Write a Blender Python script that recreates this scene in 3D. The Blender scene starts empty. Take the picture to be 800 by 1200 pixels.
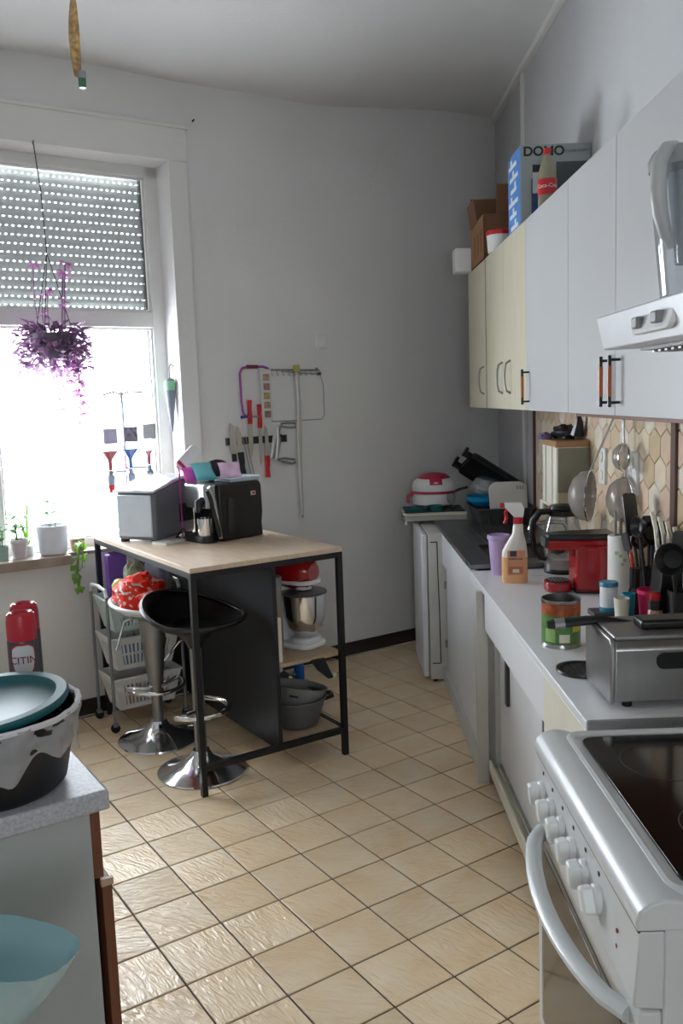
import bpy, bmesh, math, random
from mathutils import Vector, Matrix, noise
random.seed(7)
S = bpy.context.scene
COL = S.collection
PI = math.pi

# ------------------------------------------------------------------ camera
FPX, PITCH, ROLL, CAMH = 1019.5, math.radians(7.39), math.radians(-1.995), 1.6
FW = Vector((0, math.cos(PITCH), -math.sin(PITCH)))
RT0 = Vector((1, 0, 0)); UP0 = RT0.cross(FW)
RTV = math.cos(ROLL) * RT0 + math.sin(ROLL) * UP0
UPV = -math.sin(ROLL) * RT0 + math.cos(ROLL) * UP0
CAMP = Vector((0, 0, CAMH))
cd = bpy.data.cameras.new('camera'); cam = bpy.data.objects.new('camera', cd); COL.objects.link(cam)
cd.sensor_fit = 'VERTICAL'; cd.sensor_height = 36; cd.sensor_width = 24
cd.lens = FPX / 1200 * 36; cd.clip_start = .02; cd.clip_end = 200
m3 = Matrix((RTV, UPV, -FW)).transposed()
cam.matrix_world = Matrix.Translation(CAMP) @ m3.to_4x4()
S.camera = cam

# ------------------------------------------------------------------ world, exposure
SKY = 5.0
w = bpy.data.worlds.new('sky'); S.world = w; w.use_nodes = True
bg = w.node_tree.nodes['Background']; bg.inputs[0].default_value = (.86, .93, 1.0, 1); bg.inputs[1].default_value = SKY
S.view_settings.view_transform = 'Standard'; S.view_settings.look = 'None'
S.view_settings.gamma = 1; S.view_settings.use_curve_mapping = False
S.view_settings.exposure = 2.36

# pixel helpers: a pixel gives a direction, the surface it touches gives the distance
def ray(x, y): return FW + (x - 400) / FPX * RTV - (y - 600) / FPX * UPV
def gz(x, y, z=0.0):
    d = ray(x, y); return CAMP + d * ((z - CAMH) / d.z)
def gx(x, y, X):
    d = ray(x, y); return CAMP + d * (X / d.x)
def project(P):
    d = Vector(P) - CAMP; z = d.dot(FW)
    if z < .05: return None
    return (400 + FPX * d.dot(RTV) / z, 600 - FPX * d.dot(UPV) / z)
# the window wall, the tiles, the bar table and the left cabinet share one direction, 33 deg off the right-hand units
RZ = math.radians(33); CU, SU = math.cos(RZ), math.sin(RZ)
def UV(u, v, z=0.0): return Vector((u * CU - v * SU, u * SU + v * CU, z))
WV = 4.45      # v of the window wall
WX = 1.10      # x of the right wall
def ceil_z(x):
    t = min(1, max(0, (x + .2) / 1.1)); return 3.28 + .11 * t * t * (3 - 2 * t)

# portals: sky through the visible window and through the added rear one
def portal(name, loc, rot, sx, sy):
    L = bpy.data.lights.new(name, 'AREA'); L.shape = 'RECTANGLE'; L.size = sx; L.size_y = sy; L.cycles.is_portal = True
    o = bpy.data.objects.new(name, L); COL.objects.link(o); o.location = loc; o.rotation_euler = rot; return o
portal('window_daylight_portal', UV(1.0, WV + .40, 1.87), (-PI / 2, 0, RZ), 1.8, 2.05)
RWX0, RWX1, RWZ0, RWZ1 = -.05, .50, 1.25, 2.10     # unseen window behind the camera, added to brighten the dark back corner
portal('added_fill_portal', ((RWX0 + RWX1) / 2, -1.83, (RWZ0 + RWZ1) / 2), (PI / 2, 0, 0), RWX1 - RWX0 + .1, RWZ1 - RWZ0 + .1)

# ------------------------------------------------------------------ materials
def lin(c):
    c = [x / 255 for x in c[:3]]
    return tuple((x / 12.92 if x <= .04045 else ((x + .055) / 1.055) ** 2.4) for x in c) + (1,)
MC = {}
def M(name, col, rough=.5, metal=0., var=.06, scale=9., bump=0., bscale=80., spec=.5, trans=0., alpha=1., coat=0., stretch=None, sss=0):
    if name in MC: return MC[name]
    m = bpy.data.materials.new(name); m.use_nodes = True; MC[name] = m
    nt = m.node_tree; N = nt.nodes; Lk = nt.links; b = N['Principled BSDF']
    c = lin(col)
    tc = N.new('ShaderNodeTexCoord'); nz = N.new('ShaderNodeTexNoise'); nz.inputs['Scale'].default_value = scale; nz.inputs['Detail'].default_value = 5
    src = tc.outputs['Object']
    if stretch:
        mp = N.new('ShaderNodeMapping'); mp.inputs['Scale'].default_value = stretch; Lk.new(src, mp.inputs[0]); src = mp.outputs[0]
    Lk.new(src, nz.inputs['Vector'])
    r = N.new('ShaderNodeValToRGB'); e = r.color_ramp.elements
    e[0].position = .3; e[1].position = .7
    e[0].color = tuple(max(0, x * (1 - var)) for x in c[:3]) + (1,); e[1].color = tuple(min(1, x * (1 + var)) for x in c[:3]) + (1,)
    Lk.new(nz.outputs['Fac'], r.inputs[0]); Lk.new(r.outputs[0], b.inputs['Base Color'])
    b.inputs['Roughness'].default_value = rough; b.inputs['Metallic'].default_value = metal
    b.inputs['Specular IOR Level'].default_value = spec; b.inputs['Transmission Weight'].default_value = trans
    b.inputs['Alpha'].default_value = alpha; b.inputs['Coat Weight'].default_value = coat
    if sss: b.inputs['Subsurface Weight'].default_value = sss; b.inputs['Subsurface Radius'].default_value = (.02, .02, .02)
    if bump:
        n2 = N.new('ShaderNodeTexNoise'); n2.inputs['Scale'].default_value = bscale; n2.inputs['Detail'].default_value = 4
        Lk.new(src, n2.inputs['Vector'])
        bp = N.new('ShaderNodeBump'); bp.inputs['Strength'].default_value = bump; bp.inputs['Distance'].default_value = .01
        Lk.new(n2.outputs['Fac'], bp.inputs['Height']); Lk.new(bp.outputs[0], b.inputs['Normal'])
    return m
def glass(name, tint=(255, 255, 255), refl=.06, opac=0.0):
    """thin clear sheet: light passes, a little is mirrored"""
    if name in MC: return MC[name]
    m = bpy.data.materials.new(name); m.use_nodes = True; MC[name] = m
    nt = m.node_tree; N = nt.nodes; Lk = nt.links
    for n in list(N): N.remove(n)
    out = N.new('ShaderNodeOutputMaterial'); t = N.new('ShaderNodeBsdfTransparent'); g = N.new('ShaderNodeBsdfGlossy')
    t.inputs[0].default_value = lin(tint); g.inputs['Roughness'].default_value = .05
    fr = N.new('ShaderNodeLayerWeight'); fr.inputs[0].default_value = .25
    mu = N.new('ShaderNodeMath'); mu.operation = 'MULTIPLY_ADD'; mu.inputs[1].default_value = .45; mu.inputs[2].default_value = refl
    mx = N.new('ShaderNodeMixShader'); Lk.new(fr.outputs['Fresnel'], mu.inputs[0]); Lk.new(mu.outputs[0], mx.inputs[0])
    Lk.new(t.outputs[0], mx.inputs[1]); Lk.new(g.outputs[0], mx.inputs[2])
    last = mx
    if opac:
        d = N.new('ShaderNodeBsdfDiffuse'); d.inputs[0].default_value = lin(tint); m2 = N.new('ShaderNodeMixShader'); m2.inputs[0].default_value = opac
        Lk.new(mx.outputs[0], m2.inputs[1]); Lk.new(d.outputs[0], m2.inputs[2]); last = m2
    Lk.new(last.outputs[0], out.inputs[0]); return m

def plaster(name, col):
    m = M(name, col, .85, var=.035, scale=1.6, bump=.12, bscale=35, spec=.2); return m
WALL = plaster('wall_paint', (222, 221, 219)); CEIL = plaster('ceiling_paint', (224, 224, 224)); TRIMW = plaster('casing_paint', (226, 225, 221))
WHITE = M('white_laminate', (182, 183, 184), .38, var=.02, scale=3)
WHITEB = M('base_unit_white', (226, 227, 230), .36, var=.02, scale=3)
WHITE2 = M('aged_white_laminate', (206, 205, 199), .42, var=.05, scale=4)
FRAMEW = M('window_frame_white', (222, 222, 218), .4, var=.03)
GREYLAM = M('greyed_laminate', (200, 203, 200), .55, var=.08, scale=4)
BLACK = M('black_metal', (22, 22, 24), .45, spec=.4)
BLACKP = M('black_plastic', (17, 17, 18), .35)
BLACKM = M('matte_black_board', (20, 20, 23), .5, var=.15, scale=5)
BLACKG = M('black_ceramic_glass', (6, 6, 8), .09, spec=.6)
DARKG = M('dark_grey_plastic', (62, 63, 66), .4)
GREYP = M('grey_plastic', (126, 128, 130), .45)
GREYM = M('grey_painted_metal', (135, 138, 140), .4, metal=.3)
CHROME = M('chrome', (225, 225, 228), .12, metal=1, var=.02)
STEEL = M('brushed_steel', (168, 167, 165), .32, metal=1, var=.05, scale=40, stretch=(1, 1, .05))
STEELD = M('dull_steel', (150, 150, 150), .45, metal=.9, var=.08)
SINKS = M('sink_steel', (120, 121, 122), .34, metal=.85, var=.1, scale=12)
RED = M('red_gloss_plastic', (160, 14, 22), .22, coat=.4)
REDH = M('red_handle_plastic', (196, 26, 38), .35)
REDC = M('crimson_plastic', (178, 26, 66), .35)
WPL = M('white_plastic', (226, 227, 226), .35, var=.02)
CREAM = M('cream_plastic', (222, 218, 200), .42, var=.04)
TEAL = M('teal_plastic', (10, 84, 88), .5)
BLUE = M('blue_plastic', (20, 92, 168), .4)
CYAN = M('cyan_plastic', (24, 140, 190), .3)
PURPLE = M('purple_card', (112, 70, 160), .5)
LILAC = M('lilac_plastic', (190, 168, 214), .35)
PINK = M('pink_plastic', (222, 46, 100), .35)
HOTP = M('hot_pink_film', (240, 96, 196), .35)
AQUA = M('aqua_film', (120, 205, 214), .4)
def leafm(name, col, tr=.45):
    m = M(name, col, .45, var=.25, scale=30); nt = m.node_tree; b = nt.nodes['Principled BSDF']; t = nt.nodes.new('ShaderNodeBsdfTranslucent'); x = nt.nodes.new('ShaderNodeMixShader')
    x.inputs[0].default_value = tr; nt.links.new(b.inputs['Base Color'].links[0].from_socket, t.inputs[0]); out = [n for n in nt.nodes if n.type == 'OUTPUT_MATERIAL'][0]
    nt.links.new(b.outputs[0], x.inputs[1]); nt.links.new(t.outputs[0], x.inputs[2]); nt.links.new(x.outputs[0], out.inputs[0]); return m
GREEN = leafm('leaf_green', (132, 180, 74)); LEAFD = leafm('leaf_dark_green', (96, 136, 88)); LEAFP = leafm('leaf_purple', (150, 112, 150)); LEAFQ = leafm('leaf_purple_pale', (196, 132, 188), .55)
SOIL = M('soil', (64, 44, 32), .9, bump=.5)
CARD = M('brown_cardboard', (142, 100, 66), .8, var=.08)
CARDD = M('brown_cardboard_inside', (118, 82, 58), .85, var=.08)
COPPER = M('copper_wood', (176, 92, 40), .4)
BROWN = M('brown_wood_edge', (112, 66, 42), .5, var=.15, stretch=(20, 20, 2))
SKIRT = M('dark_skirting_tile', (44, 36, 34), .4)
RUBBER = M('rubber', (24, 24, 24), .8)
PALEWOOD = M('pale_wood_grain', (192, 186, 163), .45, var=.10, scale=5, stretch=(14, 14, .8))
GLASS = glass('window_glass'); CLEAR = glass('clear_plastic', (240, 244, 246), .10, .06); CARAFE = glass('carafe_glass', (225, 228, 230), .12, .04)
LINER = glass('bin_liner_film', (236, 234, 236), .08, .36); BAGBLUE = glass('teal_bag_film', (176, 214, 222), .14, .42)

# ------------------------------------------------------------------ mesh builder
class MB:
    def __init__(s): s.v = []; s.f = []
    def add(s, vs, fs, mat=None):
        n = len(s.v)
        s.v += [tuple(mat @ Vector(p)) if mat else tuple(p) for p in vs]
        s.f += [tuple(i + n for i in f) for f in fs]; return s
    def box(s, c, d, rot=None):
        x, y, z = d[0] / 2, d[1] / 2, d[2] / 2
        vs = [(-x, -y, -z), (x, -y, -z), (x, y, -z), (-x, y, -z), (-x, -y, z), (x, -y, z), (x, y, z), (-x, y, z)]
        m = Matrix.Translation(c) @ (rot.to_4x4() if rot else Matrix())
        return s.add(vs, [(0, 3, 2, 1), (4, 5, 6, 7), (0, 1, 5, 4), (1, 2, 6, 5), (2, 3, 7, 6), (3, 0, 4, 7)], m)
    def bx(s, x0, x1, y0, y1, z0, z1): return s.box(((x0 + x1) / 2, (y0 + y1) / 2, (z0 + z1) / 2), (abs(x1 - x0), abs(y1 - y0), abs(z1 - z0)))
    def prism(s, poly, z0, z1):
        n = len(poly)
        vs = [(p[0], p[1], z0) for p in poly] + [(p[0], p[1], z1) for p in poly]
        fs = [tuple(range(n - 1, -1, -1)), tuple(range(n, 2 * n))] + [(i, (i + 1) % n, n + (i + 1) % n, n + i) for i in range(n)]
        return s.add(vs, fs)
    def ext(s, poly, axis, a, b):
        """polygon given in the two other axes, extruded along axis"""
        n = len(poly)
        def mk(p, t): return (t, p[0], p[1]) if axis == 'x' else (p[0], t, p[1])
        vs = [mk(p, a) for p in poly] + [mk(p, b) for p in poly]
        fs = [tuple(range(n - 1, -1, -1)), tuple(range(n, 2 * n))] + [(i, (i + 1) % n, n + (i + 1) % n, n + i) for i in range(n)]
        return s.add(vs, fs)
    def lathe(s, prof, seg=28, c=(0, 0, 0), sx=1, sy=1, mat=None, cap=True):
        vs = []; fs = []
        for r, z in prof:
            for k in range(seg):
                a = 2 * PI * k / seg; vs.append((c[0] + r * sx * math.cos(a), c[1] + r * sy * math.sin(a), c[2] + z))
        for i in range(len(prof) - 1):
            for k in range(seg):
                a = i * seg + k; b = i * seg + (k + 1) % seg; fs.append((a, b, b + seg, a + seg))
        if cap:
            if prof[0][0] > 1e-5: fs.append(tuple(range(seg - 1, -1, -1)))
            if prof[-1][0] > 1e-5: o = (len(prof) - 1) * seg; fs.append(tuple(range(o, o + seg)))
        return s.add(vs, fs, mat)
    def cyl(s, c, r, z0, z1, seg=24): return s.lathe([(r, z0), (r, z1)], seg, c)
    def tube(s, pts, r, seg=8, closed=False, flat=1.0):
        P = [Vector(p) for p in pts]; n = len(P); rs = r if isinstance(r, (list, tuple)) else [r] * n
        vs = []; prevn = None
        for i, p in enumerate(P):
            if closed: t = P[(i + 1) % n] - P[i - 1]
            else: t = P[min(i + 1, n - 1)] - P[max(i - 1, 0)]
            t = t.normalized() if t.length > 1e-9 else Vector((0, 0, 1))
            if prevn is None:
                a = Vector((0, 0, 1)) if abs(t.z) < .9 else Vector((1, 0, 0)); nn = (a - t * a.dot(t)).normalized()
            else:
                nn = prevn - t * prevn.dot(t); nn = nn.normalized() if nn.length > 1e-6 else prevn
            prevn = nn; bb = t.cross(nn)
            for k in range(seg):
                a = 2 * PI * k / seg; vs.append(tuple(p + (nn * math.cos(a) + bb * math.sin(a) * flat) * rs[i]))
        fs = []
        for i in range(n if closed else n - 1):
            for k in range(seg):
                a = i * seg + k; b = i * seg + (k + 1) % seg; j = ((i + 1) % n) * seg
                fs.append((a, b, j + (k + 1) % seg, j + k))
        if not closed: fs.append(tuple(range(seg - 1, -1, -1))); fs.append(tuple(range((n - 1) * seg, n * seg)))
        return s.add(vs, fs)
    def blob(s, c, r, seed=0, amp=.25, f=3., nu=18, nv=11, flatbase=None):
        vs = []; fs = []
        for j in range(nv + 1):
            ph = PI * j / nv
            for i in range(nu):
                th = 2 * PI * i / nu
                d = Vector((math.sin(ph) * math.cos(th), math.sin(ph) * math.sin(th), math.cos(ph)))
                k = 1 + amp * noise.noise(d * f + Vector((seed * 7.3, seed * 1.7, seed))) + amp * .5 * noise.noise(d * f * 2.3 + Vector((seed, 0, 0)))
                p = Vector((d.x * r[0] * k, d.y * r[1] * k, d.z * r[2] * k))
                if flatbase is not None: p.z = max(p.z, flatbase)
                vs.append((c[0] + p.x, c[1] + p.y, c[2] + p.z))
        for j in range(nv):
            for i in range(nu): fs.append((j * nu + i, (j + 1) * nu + i, (j + 1) * nu + (i + 1) % nu, j * nu + (i + 1) % nu))
        return s.add(vs, fs)
    def loft(s, rings, cap=True):
        n = len(rings[0]); vs = [p for r in rings for p in r]; fs = []
        for i in range(len(rings) - 1):
            for k in range(n): fs.append((i * n + k, i * n + (k + 1) % n, (i + 1) * n + (k + 1) % n, (i + 1) * n + k))
        if cap: fs.append(tuple(range(n - 1, -1, -1))); fs.append(tuple(range((len(rings) - 1) * n, len(rings) * n)))
        return s.add(vs, fs)
    def grid(s, fn, nu, nv):
        vs = [tuple(fn(i / nu, j / nv)) for j in range(nv + 1) for i in range(nu + 1)]
        fs = [(j * (nu + 1) + i, j * (nu + 1) + i + 1, (j + 1) * (nu + 1) + i + 1, (j + 1) * (nu + 1) + i) for j in range(nv) for i in range(nu)]
        return s.add(vs, fs)
    def mesh(s, name, mat, smooth=True, ang=35):
        me = bpy.data.meshes.new(name); me.from_pydata(s.v, [], s.f)
        bm = bmesh.new(); bm.from_mesh(me); bmesh.ops.remove_doubles(bm, verts=bm.verts, dist=1e-6); bmesh.ops.recalc_face_normals(bm, faces=bm.faces); bm.to_mesh(me); bm.free()
        if smooth: me.shade_smooth(); me.set_sharp_from_angle(angle=math.radians(ang))
        if mat: me.materials.append(mat)
        return me
def rrect(w, h, r, seg=4, cx=0, cy=0):
    P = []
    for sx, sy, a0 in ((1, 1, 0), (-1, 1, 90), (-1, -1, 180), (1, -1, 270)):
        for k in range(seg + 1):
            a = math.radians(a0 + 90 * k / seg); P.append((cx + sx * (w / 2 - r) + r * math.cos(a), cy + sy * (h / 2 - r) + r * math.sin(a)))
    return P
def mk(name, data, parent=None, loc=None, rz=0, bev=0, seg=2, solid=0):
    if isinstance(data, tuple): data = data[0].mesh(name, data[1])
    o = bpy.data.objects.new(name, data); COL.objects.link(o)
    if parent is not None: o.parent = parent
    if loc is not None: o.location = loc
    if rz: o.rotation_euler.z = rz
    if solid: md = o.modifiers.new('solid', 'SOLIDIFY'); md.thickness = solid; md.offset = 0
    if bev: md = o.modifiers.new('bevel', 'BEVEL'); md.width = bev; md.segments = seg; md.limit_method = 'ANGLE'; md.angle_limit = math.radians(40)
    return o
def T(name, label, cat, loc=(0, 0, 0), rz=0, group=None):
    o = bpy.data.objects.new(name, None); COL.objects.link(o); o.empty_display_size = .05; o.location = loc; o.rotation_euler.z = rz
    return tag(o, label, cat, group)
def tag(o, label, cat, group=None):
    o['label'] = label; o['category'] = cat
    if group: o['group'] = group
    return o
def P(parent, name, mb, mat, bev=0, **k): return mk(name, (mb, mat), parent, bev=bev, **k)
def st(o): o['kind'] = 'structure'; return o
_tc = {}
def text(parent, s, size, mat, bend=None, M4=None, name='lettering', ext=.0004, sx=1.0, bold=0.0):
    cu = bpy.data.curves.new('t', 'FONT'); cu.body = s; cu.size = size; cu.align_x = 'CENTER'; cu.align_y = 'CENTER'; cu.extrude = ext; cu.offset = bold
    if bend: cu.resolution_u = 3
    to = bpy.data.objects.new('t', cu); COL.objects.link(to)
    bpy.context.view_layer.update()
    me = bpy.data.meshes.new_from_object(to.evaluated_get(bpy.context.evaluated_depsgraph_get()))
    bpy.data.objects.remove(to); bpy.data.curves.remove(cu)
    for v in me.vertices:
        x, y, z = v.co; x *= sx
        if bend: a = x / bend; R = bend + z + .0008; v.co = (R * math.sin(a), -R * math.cos(a), y)
        else: v.co = (x, -z, y)       # upright, facing -y
    if M4: me.transform(M4)
    me.materials.clear(); me.materials.append(mat)
    return mk(name, me, parent)
def copy_tree(root, loc=None, rz=None, label=None, group=None):
    r = root.copy(); COL.objects.link(r)
    if loc is not None: r.location = loc
    if rz is not None: r.rotation_euler.z = rz
    if label: r['label'] = label
    if group: r['group'] = group
    for ch in list(root.children):
        c = ch.copy(); COL.objects.link(c); c.parent = r
        for g in list(ch.children): d = g.copy(); COL.objects.link(d); d.parent = c
    return r
Rx = lambda a: Matrix.Rotation(a, 4, 'X'); Ry = lambda a: Matrix.Rotation(a, 4, 'Y'); Rzm = lambda a: Matrix.Rotation(a, 4, 'Z'); Tr = lambda x, y, z: Matrix.Translation((x, y, z))

# ================================================================== ROOM SHELL
# floor: grout bed, then the tiles
GROUT = M('grout', (78, 70, 62), .9, var=.15)
def tile_mat():
    m = bpy.data.materials.new('slate_relief_tile'); m.use_nodes = True; nt = m.node_tree; N = nt.nodes; Lk = nt.links; b = N['Principled BSDF']
    tc = N.new('ShaderNodeTexCoord'); oi = N.new('ShaderNodeObjectInfo'); vr = N.new('ShaderNodeVectorRotate'); vr.rotation_type = 'Z_AXIS'
    ma = N.new('ShaderNodeMath'); ma.operation = 'MULTIPLY_ADD'; ma.inputs[1].default_value = 1.3; ma.inputs[2].default_value = .2
    Lk.new(oi.outputs['Random'], ma.inputs[0]); Lk.new(tc.outputs['Object'], vr.inputs['Vector']); Lk.new(ma.outputs[0], vr.inputs['Angle'])
    ad = N.new('ShaderNodeVectorMath'); ad.operation = 'ADD'; Lk.new(vr.outputs[0], ad.inputs[0])
    cx = N.new('ShaderNodeCombineXYZ'); m7 = N.new('ShaderNodeMath'); m7.operation = 'MULTIPLY'; m7.inputs[1].default_value = 37
    Lk.new(oi.outputs['Random'], m7.inputs[0]); Lk.new(m7.outputs[0], cx.inputs[2]); Lk.new(m7.outputs[0], cx.inputs[0]); Lk.new(cx.outputs[0], ad.inputs[1])
    mp = N.new('ShaderNodeMapping'); mp.inputs['Scale'].default_value = (14, 55, 20); Lk.new(ad.outputs[0], mp.inputs[0])
    nz = N.new('ShaderNodeTexNoise'); nz.inputs['Scale'].default_value = 1; nz.inputs['Detail'].default_value = 3; nz.inputs['Distortion'].default_value = 1.2; Lk.new(mp.outputs[0], nz.inputs['Vector'])
    bp = N.new('ShaderNodeBump'); bp.inputs['Strength'].default_value = .9; bp.inputs['Distance'].default_value = .008; Lk.new(nz.outputs['Fac'], bp.inputs['Height']); Lk.new(bp.outputs[0], b.inputs['Normal'])
    n2 = N.new('ShaderNodeTexNoise'); n2.inputs['Scale'].default_value = 6; n2.inputs['Detail'].default_value = 4; Lk.new(ad.outputs[0], n2.inputs['Vector'])
    r = N.new('ShaderNodeValToRGB'); e = r.color_ramp.elements; e[0].position = .3; e[1].position = .75; e[0].color = lin((228, 197, 154)); e[1].color = lin((242, 223, 193))
    Lk.new(n2.outputs['Fac'], r.inputs[0])
    hs = N.new('ShaderNodeHueSaturation'); mv = N.new('ShaderNodeMath'); mv.operation = 'MULTIPLY_ADD'; mv.inputs[1].default_value = .14; mv.inputs[2].default_value = .93
    Lk.new(oi.outputs['Random'], mv.inputs[0]); Lk.new(mv.outputs[0], hs.inputs['Value']); Lk.new(r.outputs[0], hs.inputs['Color']); Lk.new(hs.outputs[0], b.inputs['Base Color'])
    b.inputs['Roughness'].default_value = .33; b.inputs['Specular IOR Level'].default_value = .75
    return m
TILE = tile_mat()
room = [(WX + .02, 6.05), (WX + .02, -1.6), (-.52, -1.6), tuple(UV(-1.32, -1.0)[:2]), tuple(UV(-1.32, 4.47)[:2])]
floor = st(mk('floor', (MB().prism(room[::-1], -.1, -.004), GROUT)))
TS = .12925 * CAMH; TH = math.radians(33.45); TO = Vector((-.0438 * CAMH, 2.1837 * CAMH))
ta = Vector((math.cos(TH), math.sin(TH))); tb = Vector((-math.sin(TH), math.cos(TH)))
hw = TS / 2 - .0032
def tile_vf(cx=0, cy=0, a=0):
    ca, sa = math.cos(a), math.sin(a); vs = []
    for q, z in ((hw, -.006), (hw, -.0012), (hw - .002, 0)):
        for sx, sy in ((-1, -1), (1, -1), (1, 1), (-1, 1)):
            x, y = sx * q, sy * q; vs.append((cx + x * ca - y * sa, cy + x * sa + y * ca, z))
    fs = [(8, 9, 10, 11)] + [(k, (k + 1) % 4, 4 + (k + 1) % 4, 4 + k) for k in range(4)] + [(4 + k, 4 + (k + 1) % 4, 8 + (k + 1) % 4, 8 + k) for k in range(4)]
    return vs, fs
tm = MB(); tm.add(*tile_vf()); tile_me = tm.mesh('tile', TILE, False)
rest = MB(); NT = 0
def inroom(p):
    u = p.x * CU + p.y * SU; v = -p.x * SU + p.y * CU
    return u > -1.32 and v < WV - .0 and p.x < WX and p.y > -1.6
for i in range(-40, 40):
    for j in range(-40, 40):
        p = TO + TS * ((i + .5) * ta + (j + .5) * tb)
        if not inroom(p): continue
        q = project((p.x, p.y, 0)); vis = q and -40 < q[0] < 700 and 700 < q[1] < 1270 and p.x < .72
        if vis and NT < 300:
            o = mk('floor_tile', tile_me, floor, (p.x, p.y, 0), TH + (PI / 2) * 0); NT += 1
        else: rest.add(*tile_vf(p.x, p.y, TH))
o = mk('floor_tiling', (rest, TILE), floor); o['kind'] = 'stuff'

# window wall (with opening), in room frame
OPU0, OPU1, OPZ0, OPZ1 = .12, 1.875, .85, 2.865
wb = MB()
wb.bx(-1.5, OPU0, WV, WV + .38, 0, 3.6); wb.bx(OPU1, 4.35, WV, WV + .38, 0, 3.6); wb.bx(OPU0, OPU1, WV, WV + .38, 0, OPZ0); wb.bx(OPU0, OPU1, WV, WV + .38, OPZ1, 3.6)
st(mk('wall_back', (wb, WALL), rz=RZ))
st(mk('wall_right', (MB().bx(WX, WX + .2, -1.8, 6.3, 0, 3.6), plaster('right_wall_dimmed', (190, 191, 192)))))  # wall paint darkened evenly, dimmer light on this side put into the colour
wl = MB(); wl.bx(-1.5, -1.3, -1.1, 4.6, 0, 3.6)
st(mk('wall_left', (wl, WALL), rz=RZ))
wre = MB().bx(-.75, RWX0, -1.8, -1.6, 0, 3.6).bx(RWX1, WX + .2, -1.8, -1.6, 0, 3.6).bx(RWX0, RWX1, -1.8, -1.6, 0, RWZ0).bx(RWX0, RWX1, -1.8, -1.6, RWZ1, 3.6)
st(mk('wall_rear', (wre, WALL)))
cb = MB(); x0, x1, y0, y1 = -3.9, 1.3, -1.8, 6.3
cb.grid(lambda a, b: (x0 + (x1 - x0) * a, y0 + (y1 - y0) * b, ceil_z(x0 + (x1 - x0) * a) + .012 * noise.noise(Vector((a * 9, b * 9, 0)))), 60, 40)
st(mk('ceiling', (cb, CEIL), solid=0))
st(mk('baseboard_back', (MB().bx(-1.3, 4.2, WV - .012, WV, 0, .085), SKIRT), rz=RZ, bev=.003))
# casing round the window
tb_ = MB(); tb_.bx(OPU0 - .11, OPU1 + .11, WV - .022, WV, OPZ1, 3.045); tb_.bx(OPU1, OPU1 + .105, WV - .022, WV, .2, OPZ1); tb_.bx(OPU0 - .105, OPU0, WV - .022, WV, .2, OPZ1)
tb_.bx(OPU0 - .12, OPU1 + .12, WV - .032, WV, 3.03, 3.05)
st(mk('trim_1', (tb_, TRIMW), rz=RZ, bev=.004))
# cover strip and duct board line up the right wall
st(mk('trim_2', (MB().bx(WX - .02, WX, 5.10, 5.13, 1.0, 3.40).bx(WX - .03, WX, -1.6, 6.05, 3.36, 3.395), TRIMW), bev=.003))

# window
WF = WV + .15
win = T('window_1', 'x', 'x'); del win['label']; del win['category']; win['kind'] = 'structure'; win.rotation_euler.z = RZ
fr = MB(); fw = .07
fr.bx(OPU0, OPU0 + fw, WF, WF + .06, OPZ0, OPZ1); fr.bx(OPU1 - fw, OPU1, WF, WF + .06, OPZ0, OPZ1)
fr.bx(OPU0, OPU1, WF, WF + .06, OPZ1 - .055, OPZ1); fr.bx(OPU0, OPU1, WF, WF + .06, OPZ0, OPZ0 + .06)
P(win, 'window_frame', fr, FRAMEW, .006)
P(win, 'transom_bar', MB().bx(OPU0 + fw, OPU1 - fw, WF - .012, WF + .06, 2.02, 2.105), FRAMEW, .006)
P(win, 'mullion', MB().bx(.885, .955, WF - .006, WF + .06, OPZ0 + .06, OPZ1 - .055), FRAMEW, .006)
for (a, b) in ((OPU0 + fw, .885), (.955, OPU1 - fw)):
    P(win, 'pane', MB().bx(a, b, WF + .03, WF + .034, 2.105, OPZ1 - .055), GLASS)
    P(win, 'pane', MB().bx(a, b, WF + .03, WF + .034, OPZ0 + .06, 2.02), GLASS)
    g = MB(); t = .012
    for zz0, zz1 in ((2.105, OPZ1 - .055), (OPZ0 + .06, 2.02)):
        g.bx(a, a + t, WF + .012, WF + .03, zz0, zz1).bx(b - t, b, WF + .012, WF + .03, zz0, zz1).bx(a, b, WF + .012, WF + .03, zz0, zz0 + t).bx(a, b, WF + .012, WF + .03, zz1 - t, zz1)
    P(win, 'glazing_bead', g, FRAMEW)
# roller shutter let down behind the upper panes: slats with light slots between them
SLAT = M('shutter_slat_grey', (206, 210, 208), .5, var=.04)
rz0, rp, nrow, hp = 2.085, .0437, 17, .0315
sl = MB(); L0, L1 = OPU0 + .03, OPU1 - .03
prof = [(-.004, .003), (-.006, .013), (-.0075, .0218), (-.006, .031), (-.004, .0405), (.004, .0405), (.004, .003)]
sl.ext([(y, z) for y, z in prof], 'x', L0, L1)
x = L0
while x < L1:
    sl.bx(x, min(L1, x + hp - .0115), -.002, .002, -.0065, .0065); x += hp
sl_me = sl.mesh('shutter_slat', SLAT)
for k in range(nrow): o = mk('shutter_slat', sl_me, win, ((k * 37 % 11) * .0016, WF + .10, rz0 + k * rp + .006))
P(win, 'shutter_bottom_bar', MB().bx(L0, L1, WF + .088, WF + .108, rz0 - .045, rz0), SLAT, .003)
P(win, 'shutter_guide', MB().bx(OPU1 - .075, OPU1 - .03, WF + .075, WF + .12, OPZ0, OPZ1), DARKG)
P(win, 'shutter_guide', MB().bx(OPU0 + .03, OPU0 + .075, WF + .075, WF + .12, OPZ0, OPZ1), DARKG)
# sill
MARB = M('sill_stone', (150, 136, 122), .4, var=.2, scale=14)
sill = MB().bx(OPU0, OPU1, WV, WF, OPZ0 - .03, OPZ0 + .018).bx(OPU0 - .15, 1.215, WV - .075, WV, OPZ0 - .03, OPZ0 + .018)
P(win, 'sill', sill, MARB, .003)
SZ = OPZ0 + .018
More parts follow.
